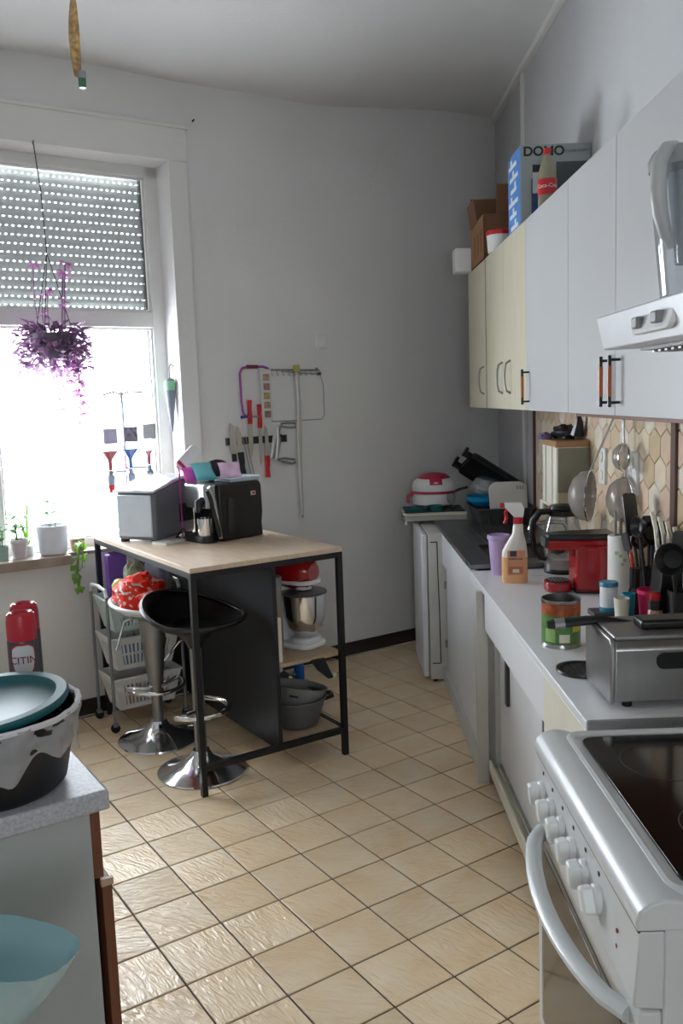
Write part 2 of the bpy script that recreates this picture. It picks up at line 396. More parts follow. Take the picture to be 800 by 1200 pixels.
# made-up fill window in the rear wall, lets extra sky light in
w2 = T('added_fill_window', 'x', 'x'); del w2['label']; del w2['category']; w2['kind'] = 'structure'
f2 = MB().bx(RWX0, RWX0 + .05, -1.74, -1.69, RWZ0, RWZ1).bx(RWX1 - .05, RWX1, -1.74, -1.69, RWZ0, RWZ1).bx(RWX0 + .05, RWX1 - .05, -1.74, -1.69, RWZ0, RWZ0 + .05).bx(RWX0 + .05, RWX1 - .05, -1.74, -1.69, RWZ1 - .05, RWZ1)
P(w2, 'window_frame', f2, FRAMEW, .004); P(w2, 'pane', MB().bx(RWX0 + .05, RWX1 - .05, -1.717, -1.713, RWZ0 + .05, RWZ1 - .05), GLASS)

# hexagonal wall tiles behind the worktop, children of the right wall
wr = bpy.data.objects['wall_right']
HEX = [M('hex_tile_' + n, c, .3, var=.07, scale=14) for n, c in (('cream', (226, 212, 186)), ('beige', (214, 194, 164)), ('pinkish', (218, 192, 168)), ('sand', (206, 184, 150)), ('pale', (228, 218, 200)))]
hwid, hrow = .109, .0945
hx = MB(); R1 = hwid / math.sqrt(3) - .0022
for R_, d_ in ((R1, 0), (R1, -.004), (R1 - .002, -.006)): hx.v += [(d_, R_ * math.cos(PI / 6 + k * PI / 3), R_ * math.sin(PI / 6 + k * PI / 3)) for k in range(6)]
hx.f = [(12, 13, 14, 15, 16, 17)] + [(a * 6 + k, a * 6 + (k + 1) % 6, a * 6 + 6 + (k + 1) % 6, a * 6 + 6 + k) for a in (0, 1) for k in range(6)]
hexme = [hx.mesh('wall_tile', m, False) for m in HEX]
GR2 = M('tile_bed', (206, 190, 164), .8)
P(wr, 'tile_bed', MB().bx(WX - .004, WX, 1.25, 4.855, .87, 1.60), GR2)
rng = random.Random(3)
for r in range(7):
    z = .93 + r * hrow
    for c in range(40):
        y = 1.32 + c * hwid + (hwid / 2 if r % 2 else 0)
        if y < 4.80: mk('wall_tile', rng.choice(hexme), wr, (WX - .004, y, z))
P(wr, 'tile_edge_strip', MB().bx(WX - .016, WX, 4.855, 4.885, .88, 1.60), M('brown_strip', (84, 58, 46), .5), .002)
P(wr, 'tile_edge_strip', MB().bx(WX - .02, WX, 2.80, 2.84, .85, 1.528), M('brown_strip', (84, 58, 46), .5), .002)
P(wr, 'nail', MB().lathe([(.006, 0), (.006, .004)], 10), RUBBER) .location = (WX, 5.6, 2.6)
nl = mk('nail', (MB().tube([(0, 0, 0), (0, -.02, .004)], .004, 8), RUBBER), bpy.data.objects['wall_back'], (2.035, WV, 3.085))


# ================================================================== RIGHT-HAND UNITS
WTZ = .84; FX = .55
def bar_handle(parent, x, y, z0, z1, m_end, m_mid, out=.028, r=.0055):
    """upright bar handle on a door that faces -x"""
    h = P(parent, 'handle', MB().tube([(x - out, y, z0), (x - out, y, z1)], r, 10), m_end)
    for zz in (z0 + .012, z1 - .012): P(h, 'handle_post', MB().tube([(x, y, zz), (x - out, y, zz)], r * .7, 8), m_end)
    if m_mid is not m_end: P(h, 'handle_sleeve', MB().tube([(x - out, y, z0 + .028), (x - out, y, z1 - .028)], r * 1.15, 10), m_mid)
    return h
UX, UZ0, UZ1 = .77, 1.532, 2.28
def wall_cabinet(label, y0, y1, mdoor, mbody, doors, group=None, z0=UZ0):
    t = T('wall_cabinet', label, 'cabinet', (0, 0, 0), group=group)
    P(t, 'body', MB().bx(UX + .02, WX - .0105, y0 + .001, y1 - .001, z0, UZ1), mbody, .001)
    for a, b, hy, kind in doors:
        d = P(t, 'door', MB().bx(UX, UX + .018, a + .0015, b - .0015, z0 - .004, UZ1), mdoor, .0015)
        if kind == 'bar': bar_handle(d, UX, hy, 1.553, 1.693, BLACKP, COPPER)
        elif kind == 'bow':
            pts = [(UX, hy, 1.60), (UX - .020, hy, 1.612), (UX - .026, hy, 1.64), (UX - .028, hy, 1.672), (UX - .026, hy, 1.704), (UX - .020, hy, 1.732), (UX, hy, 1.744)]
            P(d, 'handle', MB().tube(pts, .0052, 8), STEELD)
    return t
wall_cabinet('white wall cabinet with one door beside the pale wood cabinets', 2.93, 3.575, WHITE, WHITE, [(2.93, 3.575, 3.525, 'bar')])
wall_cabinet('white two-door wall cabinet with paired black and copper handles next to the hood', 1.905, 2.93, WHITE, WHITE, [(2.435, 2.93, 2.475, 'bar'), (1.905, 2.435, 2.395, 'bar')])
wall_cabinet('pale wood wall cabinet with two doors below the ice maker box', 3.575, 4.52, PALEWOOD, PALEWOOD, [(4.045, 4.52, 4.085, 'bow'), (3.575, 4.045, 3.90, 'bow')])
wall_cabinet('narrow pale wood wall cabinet with one door at the end of the row', 4.545, 5.11, PALEWOOD, BROWN, [(4.545, 5.11, 4.60, 'bow')])

P(bpy.data.objects['wall_cabinet.003'], 'filler_strip', MB().bx(UX + .002, WX, 4.521, 4.544, UZ0, UZ1 - .002), BROWN, .001)
P(bpy.data.objects['wall_cabinet.001'], 'bottom_board', MB().bx(UX + .03, WX - .021, 1.91, 2.925, UZ0 - .016, UZ0 - .0005), BROWN, .001)

# --- sink unit
t = T('sink_cabinet', 'white sink base cabinet with two flush doors under the steel drainer', 'cabinet')
P(t, 'body', MB().bx(.575, WX - .02, 3.45, 4.735, 0, .69).bx(.575, WX - .02, 4.715, 4.735, .69, .845), WHITE2, .001)
P(t, 'fascia', MB().ext([(3.464, .675), (4.735, .675), (4.735, .845), (3.722, .845), (3.722, .814), (3.464, .814)], 'x', .548, .575), WHITEB, .002)
P(t, 'door', MB().bx(.556, .575, 3.47, 4.06, .095, .668), WHITEB, .002)
P(t, 'door', MB().bx(.560, .575, 4.065, 4.66, .095, .668), WHITEB, .002)
P(t, 'plinth', MB().bx(.543, .575, 3.46, 4.735, 0, .088), WHITE2, .002)
P(t, 'end_panel', MB().bx(.528, .575, 3.43, 3.462, 0, .815), WHITE2, .002)
for zz in (.22, .55): P(t, 'hinge', MB().bx(.549, .56, 4.665, 4.68, zz, zz + .04), STEELD)
# --- steel sink top
t = T('kitchen_sink', 'stainless steel sink top with drainer and bowl', 'sink')
SY0, SY1, SZ0, SZ1 = 3.72, 5.13, .845, .866
by0, by1, bx0, bx1 = 3.83, 4.22, .665, .985
sk = MB().bx(.552, WX - .02, SY0, by0, SZ0, SZ1).bx(.552, WX - .02, by1, SY1, SZ0, SZ1).bx(.552, bx0, by0, by1, SZ0, SZ1).bx(bx1, WX - .02, by0, by1, SZ0, SZ1)
P(t, 'rim', sk, SINKS, .003)
P(t, 'bowl', MB().bx(bx0 - .004, bx0, by0, by1, .70, SZ0 + .01).bx(bx1, bx1 + .004, by0, by1, .70, SZ0 + .01).bx(bx0, bx1, by0 - .004, by0, .70, SZ0 + .01).bx(bx0, bx1, by1, by1 + .004, .70, SZ0 + .01).bx(bx0, bx1, by0, by1, .696, .70), STEELD)
for k in range(7): P(t, 'drainer_rib', MB().box((.63 + k * .045, 4.55, SZ1 + .001), (.012, .5, .004)), SINKS, .0015)
tp = P(t, 'tap', MB().tube([(1.05, 4.02, SZ1), (1.05, 4.02, .97), (1.03, 4.02, .995), (.96, 4.02, 1.0), (.88, 4.02, .985), (.875, 4.02, .965)], .011, 10), CHROME)
P(tp, 'tap_lever', MB().tube([(1.05, 4.02, .975), (1.05, 4.02, 1.02), (1.03, 3.96, 1.03)], .007, 8), CHROME)
# --- worktop and sliding-door base unit
t = T('worktop', 'white laminate worktop with a steel-edged end by the cooker', 'worktop')
P(t, 'slab', MB().bx(FX, WX, 1.935, 3.72, WTZ - .025, WTZ), WHITEB, .003)
eg = P(t, 'end_strip', MB().bx(FX + .002, WX, 1.926, 1.936, WTZ - .03, WTZ + .003), STEELD, .001)
for k in range(4): P(eg, 'screw', MB().lathe([(.005, 0), (.004, .003), (0, .0035)], 10, mat=Tr(.64 + .11 * k, 1.926, WTZ - .013) @ Rx(PI / 2)), GREYP)
t = T('base_cabinet', 'white base cabinet with sliding doors and a dark upright grip', 'cabinet')
P(t, 'carcass', MB().bx(.66, WX, 1.95, 3.43, .09, .815).bx(FX + .01, .66, 1.935, 1.955, .0, .815), WHITE2)
P(t, 'fascia', MB().bx(FX + .002, .578, 2.362, 3.36, .672, .814), WHITEB, .002)
P(t, 'filler_panel', MB().bx(FX + .001, .60, 1.937, 2.36, .0, .8148), CREAM, .002)
P(t, 'stile', MB().bx(.60, .64, 3.40, 3.43, .06, .815), GREYLAM, .002)
d = P(t, 'sliding_door', MB().bx(.618, .634, 2.66, 3.40, .10, .70), WHITEB, .002)
P(d, 'grip', MB().bx(.604, .618, 3.20, 3.235, .41, .645), DARKG, .003)
P(t, 'sliding_door', MB().bx(.638, .652, 1.96, 2.72, .10, .70), WHITE2, .002)
P(d, 'edge_strip', MB().bx(.614, .636, 2.645, 2.66, .10, .70), GREYP, .001)
rl = MB().bx(.572, .582, 1.94, 3.42, .055, .105).bx(.582, .655, 1.94, 3.42, .055, .075).bx(.606, .610, 1.94, 3.42, .075, .095).bx(.634, .638, 1.94, 3.42, .075, .095)
P(t, 'slide_rail', rl, CREAM, .0015)
P(t, 'plinth', MB().bx(.67, .69, 1.95, 3.43, 0, .09), RUBBER)

# --- appliance at the end of the run
t = T('undercounter_fridge', 'narrow white appliance between the sink cabinet and the far wall', 'fridge')
P(t, 'body', MB().bx(.47, WX - .03, 4.738, 5.26, .015, .845), WHITE2, .006)
P(t, 'door', MB().bx(.432, .466, 4.742, 5.255, .03, .845), WHITEB, .01)
sm = MB()
pp = [(.482, .80), (.52, .80), (.522, .62), (.527, .40), (.529, .11), (.484, .11)]
for a, b in zip(pp[:-1], pp[1:]): sm.tube([(a[0], 4.737, a[1]), (b[0], 4.737, b[1])], .0028, 6)
P(t, 'seam', sm, RUBBER)
P(t, 'foot', MB().cyl((.50, 4.77, 0), .015, 0, .02, 12), RUBBER); P(t, 'foot', MB().cyl((.50, 5.2, 0), .015, 0, .02, 12), RUBBER)
# --- two-burner table stove
t = T('table_stove', 'flat white table stove with black top standing on the appliance', 'stove', (.56, 5.20, SZ1))
P(t, 'tray', MB().bx(-.19, .185, -.09, .20, .03, .048), CREAM, .003)
P(t, 'casing', MB().bx(-.188, .183, -.085, .19, .0, .03), M('stove_side', (176, 174, 165), .4), .003)
P(t, 'hob_plate', MB().bx(-.18, .175, -.075, .19, .048, .056), BLACKP, .002)
for sx in (-.09, .09):
    b = P(t, 'burner', MB().lathe([(.055, .056), (.055, .062), (.03, .064), (.03, .068), (0, .068)], 20, (sx, .06, 0)), BLACK)
    P(b, 'pan_support', MB().bx(sx - .075, sx + .075, .057, .063, .062, .068).bx(sx - .003, sx + .003, -.01, .13, .062, .068), BLACK)
P(t, 'lid_knob', MB().tube([(-.19, -.06, .03), (-.205, -.06, .03)], .012, 12), GREYP)
P(t, 'front_foot', MB().bx(-.185, -.172, -.09, -.06, -.02, .0), WPL)
HZ = SZ1 + .068
# teal dish beside the food maker
tag(mk('dish', (MB().lathe([(.0, 0), (.05, 0), (.062, .022), (.059, .022), (.048, .004), (0, .004)], 24, sx=1.2), TEAL), loc=(.437, 5.130, SZ1 + .0565)), 'small teal dish lying in front of the red and white food maker', 'dish')
tag(mk('dish', (MB().lathe([(.0, 0), (.04, 0), (.048, .03), (.046, .03), (.038, .004), (0, .004)], 24), TEAL), loc=(.562, 5.150, SZ1 + .0558)), 'deeper teal dish beside the glass on the table stove', 'dish')
# food maker
t = T('food_maker', 'round white food maker with crimson cap and hinge band', 'appliance', (.575, 5.337, HZ))
P(t, 'base', MB().lathe([(0, .0), (.105, .0), (.125, .01), (.13, .05), (.122, .075), (0, .078)], 32, sx=1.05), WPL)
P(t, 'band', MB().lathe([(.128, .076), (.134, .080), (.134, .088), (.128, .092)], 32, sx=1.05), REDC)
P(t, 'lid', MB().lathe([(.128, .092), (.132, .115), (.122, .145), (.100, .165), (.06, .178), (0, .18)], 32, sx=1.05), WPL)
cp = P(t, 'cap', MB().lathe([(.100, .163), (.098, .170), (.075, .188), (.035, .198), (0, .20)], 32, sx=1.0), REDC)
P(cp, 'cap_tongue', MB().grid(lambda a, b: ((a - .5) * .075, -(.060 + .066 * b), .192 - .020 * b - .038 * b * b), 6, 6), REDC, solid=.004)
P(t, 'handle', MB().tube([(-.125, -.02, .085), (-.16, -.03, .06), (-.165, -.03, .02)], .011, 8), REDC)
P(t, 'cord_grip', MB().tube([(.12, -.04, .085), (.16, -.06, .10), (.20, -.06, .108)], .008, 8), BLACKP)
# stem glass
tag(mk('stem_glass', (MB().lathe([(0, 0), (.03, 0), (.003, .006), (.003, .035), (.02, .05), (.027, .075), (.024, .10)], 20, cap=False), CARAFE), loc=(.655, 5.14, SZ1 + .056)), 'small clear stem glass on the edge of the table stove', 'glass')

# --- dish rack
RKZ = SZ1
t = T('dish_rack', 'dark grey plastic dish rack on the steel drainer', 'dish rack', (.915, 4.98, RKZ))
rk = MB(); W2, D2 = .165, .185
def rring(w, d, z): return [(a, b, z) for a, b in rrect(w, d, .02, 3)]
rk.loft([rring(.27, .31, .0), rring(.27, .31, .012), rring(.33, .37, .095), rring(.318, .358, .095), rring(.262, .302, .014)], cap=False)
rk.bx(-.133, .133, -.153, .153, 0, .008)
P(t, 'basin', rk, DARKG)
P(t, 'rim', MB().tube([(a, b, .095) for a, b in rrect(.335, .375, .02, 3)], .006, 8, closed=True), DARKG)
for k in range(6): P(t, 'divider', MB().box((-.12 + k * .035, .045, .045), (.004, .18, .07)), GREYP)
for k in range(7): P(t, 'side_rib', MB().box((-.13 + k * .043, -.172, .05), (.014, .006, .08), Rx(-.3)), BLACKP)
tag(mk('bowl', (MB().lathe([(0, 0), (.06, 0), (.098, .03), (.104, .055), (.100, .055), (.055, .006), (0, .006)], 32), CYAN), loc=(.835, 5.06, RKZ + .09)), 'bright blue bowl resting upright on the dish rack', 'bowl')
o = tag(mk('bowl', (MB().lathe([(.10, 0), (.098, .04), (.085, .085), (.05, .10), (0, .102)], 32, cap=False), CLEAR), loc=(.85, 5.06, RKZ + .150), solid=.003), 'clear plastic bowl upturned over the blue bowl', 'bowl'); o.rotation_euler = (0, math.radians(16), 0)
# black oven-tray rack lying tilted against the wall
t = T('oven_tray', 'black slotted tray leaning at a tilt behind the dish rack', 'tray', (.892, 5.16, 1.10))
t.rotation_euler = (math.radians(-35), math.radians(34), 0); t.scale = (1.18, 1.1, 1.1)
P(t, 'plate', MB().prism(rrect(.30, .19, .02, 3), -.012, .012), BLACKP, .003)
P(t, 'raised_edge', MB().tube([(a, b, .014) for a, b in rrect(.295, .185, .02, 3)], .010, 8, closed=True), BLACKP)
P(t, 'clip', MB().bx(-.185, -.13, .05, .075, -.012, .02).bx(-.195, -.178, .045, .08, -.01, .045), BLACKP, .003)
P(t, 'clip', MB().bx(-.185, -.13, -.08, -.055, -.012, .02).bx(-.195, -.178, -.085, -.05, -.01, .035), BLACKP, .003)
for k in range(3): P(t, 'rivet', MB().cyl((-.06 + .08 * k, -.04, 0), .006, .010, .015, 10), WPL)
# cutting board
t = T('cutting_board', 'white plastic cutting board standing in the dish rack', 'board', (.945, 4.845, RKZ + .010))
t.rotation_euler = (math.radians(-14), math.radians(0), math.radians(3))
P(t, 'board', MB().ext([(p[0], p[1] + .1175) for p in rrect(.215, .235, .045, 5)], 'y', -.005, .005), M('board_plastic', (205, 205, 200), .5), .002)
for k in range(3): P(t, 'slot', MB().box((.055 + .016 * k, -.006, .200), (.006, .003, .022)), GREYP, .001)

# --- lilac cup and spray bottle
cupc = gz(583, 671, WTZ)
t = T('tumbler', 'lilac plastic tumbler with a wide rim beside the spray bottle', 'cup', (cupc.x, cupc.y - .03, WTZ))
P(t, 'body', MB().lathe([(0, 0), (.032, 0), (.044, .160), (.041, .160), (.030, .006), (0, .006)], 28), LILAC)
P(t, 'rim', MB().lathe([(.044, .150), (.048, .152), (.048, .168), (.043, .170), (.043, .150)], 28, cap=False), LILAC)
sp = gz(603, 682, WTZ)
t = T('spray_bottle', 'spray bottle of orange cleaner with a red trigger head', 'bottle', (sp.x, sp.y, WTZ), math.radians(-6))
ORL = M('orange_cleaner', (232, 180, 128), .25, var=.04); BODYW = M('bottle_translucent_white', (224, 218, 210), .3, var=.02)
def ov(w, d, z, cx=0): return [(cx + w * math.cos(2 * PI * k / 28), d * math.sin(2 * PI * k / 28), z) for k in range(28)]
P(t, 'body', MB().loft([ov(.050, .03, 0), ov(.052, .032, .01), ov(.052, .032, .105)]), ORL)
P(t, 'shoulder', MB().loft([ov(.052, .032, .105), ov(.050, .031, .13), ov(.038, .027, .165, .008), ov(.022, .021, .20, .014), ov(.020, .020, .235, .015), ov(.014, .014, .245, .015)]), BODYW)
P(t, 'collar', MB().cyl((.015, 0, 0), .019, .24, .265, 20), REDH)
P(t, 'spray_head', MB().loft([[(.035, -.012, .265), (.035, .012, .265), (-.0, .012, .265), (-.0, -.012, .265)], [(.04, -.012, .30), (.04, .012, .30), (-.035, .010, .305), (-.035, -.010, .305)], [(.03, -.010, .325), (.03, .010, .325), (-.04, .008, .325), (-.04, -.008, .325)]]), WPL, .003)
P(t, 'trigger', MB().tube([(-.02, 0, .305), (-.035, 0, .285), (-.030, 0, .265), (-.038, 0, .24)], .007, 8), REDH)
P(t, 'nozzle', MB().tube([(-.04, 0, .315), (-.056, 0, .315)], .010, 10), REDH)
lab = P(t, 'label', MB().box((0.004, -.0322, .085), (.070, .0012, .10)), M('label_orange', (214, 150, 110), .5))
P(lab, 'label_badge', MB().box((-.008, -.0334, .122), (.026, .001, .022)), M('label_ink', (60, 60, 66), .5))
P(lab, 'label_script', MB().tube([(-.026 + .0045 * k, -.0332, .098 + .006 * (k % 2)) for k in range(13)], .0022, 6), M('label_ink', (60, 60, 66), .5))
P(lab, 'label_panel', MB().box((.002, -.0334, .055), (.056, .001, .030)), M('label_rust', (196, 110, 78), .5))
P(lab, 'label_print', MB().box((.002, -.0338, .052), (.026, .001, .014)), CREAM)

# --- glass kettle with black handle
kp = gz(660, 672, WTZ)
t = T('glass_kettle', 'glass kettle with black handle and lid behind the red coffee machine', 'kettle', (kp.x + .005, kp.y + .04, WTZ))
P(t, 'base', MB().lathe([(0, 0), (.075, 0), (.078, .012), (.074, .02), (0, .02)], 32), BLACKP)
P(t, 'heating_ring', MB().lathe([(.074, .02), (.076, .06), (.072, .066), (0, .066)], 32), STEEL)
P(t, 'jug', MB().lathe([(.072, .066), (.080, .11), (.078, .18), (.066, .23), (.056, .25)], 32, cap=False), CARAFE)
P(t, 'collar', MB().lathe([(.055, .24), (.060, .245), (.060, .262), (.054, .266)], 32, cap=False), BLACKP)
P(t, 'lid', MB().lathe([(0, .266), (.050, .266), (.056, .272), (.050, .286), (0, .292)], 28), BLACKP)
P(t, 'handle', MB().tube([(-.055, -.01, .262), (-.10, -.02, .262), (-.128, -.02, .225), (-.132, -.02, .16), (-.122, -.02, .10), (-.098, -.015, .066), (-.07, -.01, .060)], [.013, .015, .016, .015, .013, .011, .010], 10), BLACKP)
P(t, 'spout', MB().tube([(.05, .0, .235), (.085, 0, .25)], .014, 10), STEEL)

# --- red pod coffee machine, spout towards the room
cp_ = gz(651, 690, WTZ)
t = T('coffee_machine', 'red coffee machine with black top and drip tray on the worktop', 'coffee machine', (.905, 3.275, WTZ))
P(t, 'body', MB().prism([(-.03, -.055), (-.03, .055), (.01, .075), (.10, .08), (.125, .055), (.125, -.055), (.10, -.08), (.01, -.075)], .008, .185), RED, .012, seg=3)
P(t, 'base', MB().prism([(-.03, -.055), (-.03, .055), (.10, .082), (.128, .055), (.128, -.055), (.10, -.082)], 0, .012), BLACKP, .003)
hd = P(t, 'head', MB().prism([(-.125, -.035), (-.135, 0), (-.125, .035), (-.03, .06), (.11, .07), (.11, -.07), (-.03, -.06)], .165, .205), RED, .008, seg=3)
P(hd, 'lid', MB().prism([(-.128, -.036), (-.138, 0), (-.128, .036), (-.03, .062), (.125, .07), (.125, -.07), (-.03, -.062)], .203, .226), BLACKP, .007, seg=3)
P(hd, 'latch', MB().bx(-.142, -.118, -.03, .03, .175, .215), DARKG, .003)
P(hd, 'spout', MB().lathe([(.034, .165), (.028, .152), (.008, .142), (0, .140)], 20, (-.085, 0, 0)), BLACKP)
tr = P(t, 'drip_tray', MB().prism([(p[0] - .085, p[1]) for p in rrect(.10, .11, .045, 6)], .004, .042), RED, .006)
P(tr, 'grille', MB().prism([(p[0] - .085, p[1]) for p in rrect(.085, .095, .04, 6)], .041, .045), BLACKP)
for k in range(5): P(tr, 'grille_slot', MB().box((-.115 + .015 * k, 0, .0455), (.004, .06, .001)), STEEL)

# --- paper towel
tw = (1.005, 3.10, WTZ)
t = T('paper_towel', 'white paper towel roll with green print on an upright holder', 'paper towel', tw)
P(t, 'roll', MB().lathe([(.018, .012), (.045, .012), (.046, .02), (.046, .232), (.045, .238), (.018, .238)], 32), M('paper', (228, 226, 220), .85, var=.03))
for k, (a, z) in enumerate(((-1.9, .17), (-1.6, .155), (-1.75, .14), (-2.2, .18))): P(t, 'printed_leaf', MB().box((.0463 * math.cos(a), .0463 * math.sin(a), z), (.012, .0008, .012), Matrix.Rotation(a + PI / 2, 4, 'Z')), M('print_green', (170, 196, 150), .8))
P(t, 'holder_base', MB().cyl((0, 0, 0), .055, 0, .012), BLACKP, .003)
P(t, 'holder_rod', MB().tube([(0, 0, .012), (0, 0, .30)], .006, 8), GREYM)
P(t, 'holder_bracket', MB().bx(-.024, -.016, -.006, .006, .238, .325).bx(.016, .024, -.006, .006, .238, .325).bx(-.024, .024, -.006, .006, .236, .244), GREYM, .001)

# --- small pots in front
def cup(name, label, cat, loc, prof, mat, extra=None):
    t = T(name, label, cat, loc); P(t, 'body', MB().lathe(prof, 28), mat)
    for n, pr_, m_ in extra or []: P(t, n, MB().lathe(pr_, 28, cap=True), m_)
    return t
cup('lidded_pot', 'white round pot with blue lid and blue foot ring', 'pot', (.895, 2.885, WTZ + .018), [(0, 0), (.029, 0), (.029, .085), (0, .085)], WPL, [('lid', [(.031, .084), (.031, .096), (.029, .099), (0, .099)], M('lid_blue', (38, 130, 160), .35)), ('foot_ring', [(0.0, .0), (.0305, .0), (.0305, .014), (0, .014)], M('lid_blue', (38, 130, 160), .35))])
tag(mk('flat_box', (MB().bx(-.05, .035, -.04, .04, 0, .018), DARKG), loc=(.885, 2.885, WTZ), bev=.002), 'dark flat box under the pot with the blue lid', 'box')
cup('beaker', 'plain white plastic beaker between the pot and the pink cup', 'cup', (.898, 2.757, WTZ), [(0, 0), (.020, 0), (.025, .09), (.023, .09), (.018, .004), (0, .004)], CREAM)
cup('beaker', 'narrow turquoise beaker beside the pink cup', 'cup', (.933, 2.797, WTZ), [(0, 0), (.017, 0), (.021, .095), (.019, .095), (.015, .004), (0, .004)], M('turq', (24, 150, 176), .3))
cup('cup', 'bright pink plastic cup with a rim in front of the utensils', 'cup', (1.008, 2.803, WTZ), [(0, 0), (.034, 0), (.041, .09), (.044, .092), (.044, .104), (.039, .104), (.032, .005), (0, .005)], PINK)
t = T('spice_bottle', 'small spice bottle with red cap and black shoulder', 'bottle', (.955, 2.615, WTZ)); P(t, 'body', MB().lathe([(0, 0), (.022, 0), (.022, .08), (.016, .09), (0, .09)], 20), glass('pinkglass', (214, 160, 150), .1, .5)); P(t, 'cap', MB().lathe([(.02, .085), (.021, .115), (0, .115)], 20), BLACKP); P(t, 'cap_top', MB().lathe([(.018, .115), (.017, .135), (.008, .14), (0, .14)], 20), RED)
t = T('oil_bottle', 'slim dark bottle with black cap standing before the paper towel', 'bottle', (.975, 2.862, WTZ)); P(t, 'body', MB().lathe([(0, 0), (.02, 0), (.02, .09), (.013, .105), (0, .105)], 20), M('darkglass', (60, 48, 44), .15)); P(t, 'cap', MB().lathe([(.017, .10), (.017, .165), (0, .166)], 20), BLACKP)

# --- utensil crock with black utensils
t = T('utensil_crock', 'dark crock holding black cooking utensils', 'crock', (1.035, 2.915, WTZ))
P(t, 'pot', MB().lathe([(0, 0), (.043, 0), (.046, .15), (.042, .15), (.04, .01), (0, .01)], 24), DARKG)
UT = []
def utensil(name, label, cat, base, tip, head, mat, r=.006, hw=(.035, .006, .05), face=0.0):
    b, e = Vector(base), Vector(tip); o = T(name, label, cat, b)
    d = e - b; P(o, 'handle', MB().tube([(0, 0, 0), tuple(d * .5), tuple(d)], r, 8), mat)
    q = d.to_track_quat('Z', 'Y').to_matrix().to_4x4()
    mm = Matrix.Translation(d) @ q @ Rzm(face)
    h = MB()
    if head == 'spatula': hb = MB().prism(rrect(hw[0] * 2, hw[2] * 2, .012, 3), -hw[1] / 2, hw[1] / 2); h.add([(x, z, y + hw[2] * .9) for x, y, z in hb.v], hb.f, mm)
    elif head == 'ladle': h.lathe([(0, -.02), (hw[0] * .6, -.015), (hw[0], .01), (hw[0] - .003, .012), (hw[0] * .55, -.010), (0, -.015)], 20, mat=mm @ Tr(0, 0, hw[0]) @ Rx(PI / 2 - .3))
    elif head == 'loop': h.tube([tuple(mm @ Vector((hw[0] * math.sin(a) * .7, 0, hw[2] - hw[2] * math.cos(a)))) for a in [2 * PI * k / 16 for k in range(16)]], .005, 8, closed=True)
    P(o, 'head', h, mat); return o
C0 = (1.035, 2.915)
GRN = M('dark_green_plastic', (14, 52, 46), .4); ORG = M('orange_plastic', (210, 70, 30), .35)
utensil('spatula', 'tall black slotted turner rising above the other utensils', 'spatula', (C0[0] - .01, C0[1] + .015, .85), (1.012, 2.99, 1.10), 'spatula', BLACKP, hw=(.032, .006, .075), face=.3)
utensil('ladle', 'black round ladle in front of the utensil bunch', 'ladle', (C0[0] + .012, C0[1] - .015, .85), (1.028, 2.845, 1.085), 'ladle', BLACKP, hw=(.042, .006, .04), face=.4)
utensil('spatula', 'black flat scraper sticking out toward the paper towel', 'spatula', (C0[0] - .02, C0[1] - .01, .85), (.984, 2.955, 1.05), 'spatula', M('charcoal_nylon', (48, 48, 52), .4), hw=(.022, .008, .032), face=1.2)
utensil('ladle', 'black deep spoon in the middle of the crock', 'ladle', (C0[0] + .0, C0[1] - .02, .85), (.985, 2.842, 1.115), 'ladle', M('charcoal_nylon', (48, 48, 52), .4), hw=(.036, .006, .04), face=-.6)
utensil('peeler', 'orange looped peeler handle hanging among the utensils', 'peeler', (C0[0] - .025, C0[1] - .022, .855), (.986, 2.905, .995), 'loop', ORG, hw=(.018, .005, .028))
utensil('spatula', 'dark green turner at the wall end of the utensil crock', 'spatula', (C0[0] + .022, C0[1] - .005, .85), (1.062, 2.878, 1.05), 'spatula', GRN, hw=(.020, .006, .06), face=1.5)
utensil('spatula', 'black narrow turner leaning to the wall in the crock', 'spatula', (C0[0] + .01, C0[1] + .012, .85), (1.058, 2.965, 1.07), 'spatula', BLACKP, hw=(.026, .006, .05), face=-.5)
utensil('ladle', 'dark brown spoon drooping over the crock rim', 'ladle', (C0[0] - .012, C0[1] - .005, .85), (1.0, 2.882, 1.065), 'ladle', M('dark_brown_nylon', (50, 34, 30), .4), hw=(.03, .006, .04), face=.2)
t = T('utensil_crock', 'black crock with a big ladle next to the deep fryer', 'crock', (1.03, 2.585, WTZ))
P(t, 'pot', MB().lathe([(0, 0), (.043, 0), (.048, .15), (.044, .15), (.04, .01), (0, .01)], 24), BLACKP)
utensil('ladle', 'big black ladle in the crock next to the deep fryer', 'ladle', (1.02, 2.575, .852), (.985, 2.55, 1.045), 'ladle', BLACKP, hw=(.05, .006, .05), face=.3)
utensil('spatula', 'black wide turner in the crock next to the deep fryer', 'spatula', (1.04, 2.60, .852), (1.045, 2.62, 1.07), 'spatula', BLACKP, hw=(.036, .006, .05), face=.2)
utensil('basting_brush', 'blue-handled brush in the crock next to the deep fryer', 'brush', (1.035, 2.57, .852), (1.06, 2.53, 1.04), 'spatula', M('blue_handle', (40, 70, 140), .4), hw=(.014, .008, .03))
# knife block, white-handled knives
t = T('knife_block', 'black knife block beside the utensil crock', 'knife block', (1.032, 2.712, WTZ))
P(t, 'block', MB().ext([(-.055, 0), (.045, 0), (.055, .20), (-.03, .27)], 'y', -.045, .045), BLACKP, .004)
ks = tuple(t.location)
for k in range(4):
    kn = T('knife', 'white-handled knife standing in the black knife block', 'knife', (1.032 - .035 + k * .024, 2.712, WTZ + .27 - k * .017), group='knives in the block')
    P(kn, 'handle', MB().tube([(0, 0, -.02), (-.004, .012, .05), (-.01, .03, .10)], .0075, 8), CREAM); P(kn, 'rivet', MB().cyl((-.003, -.002, 0), .003, .02, .05, 8), STEELD)

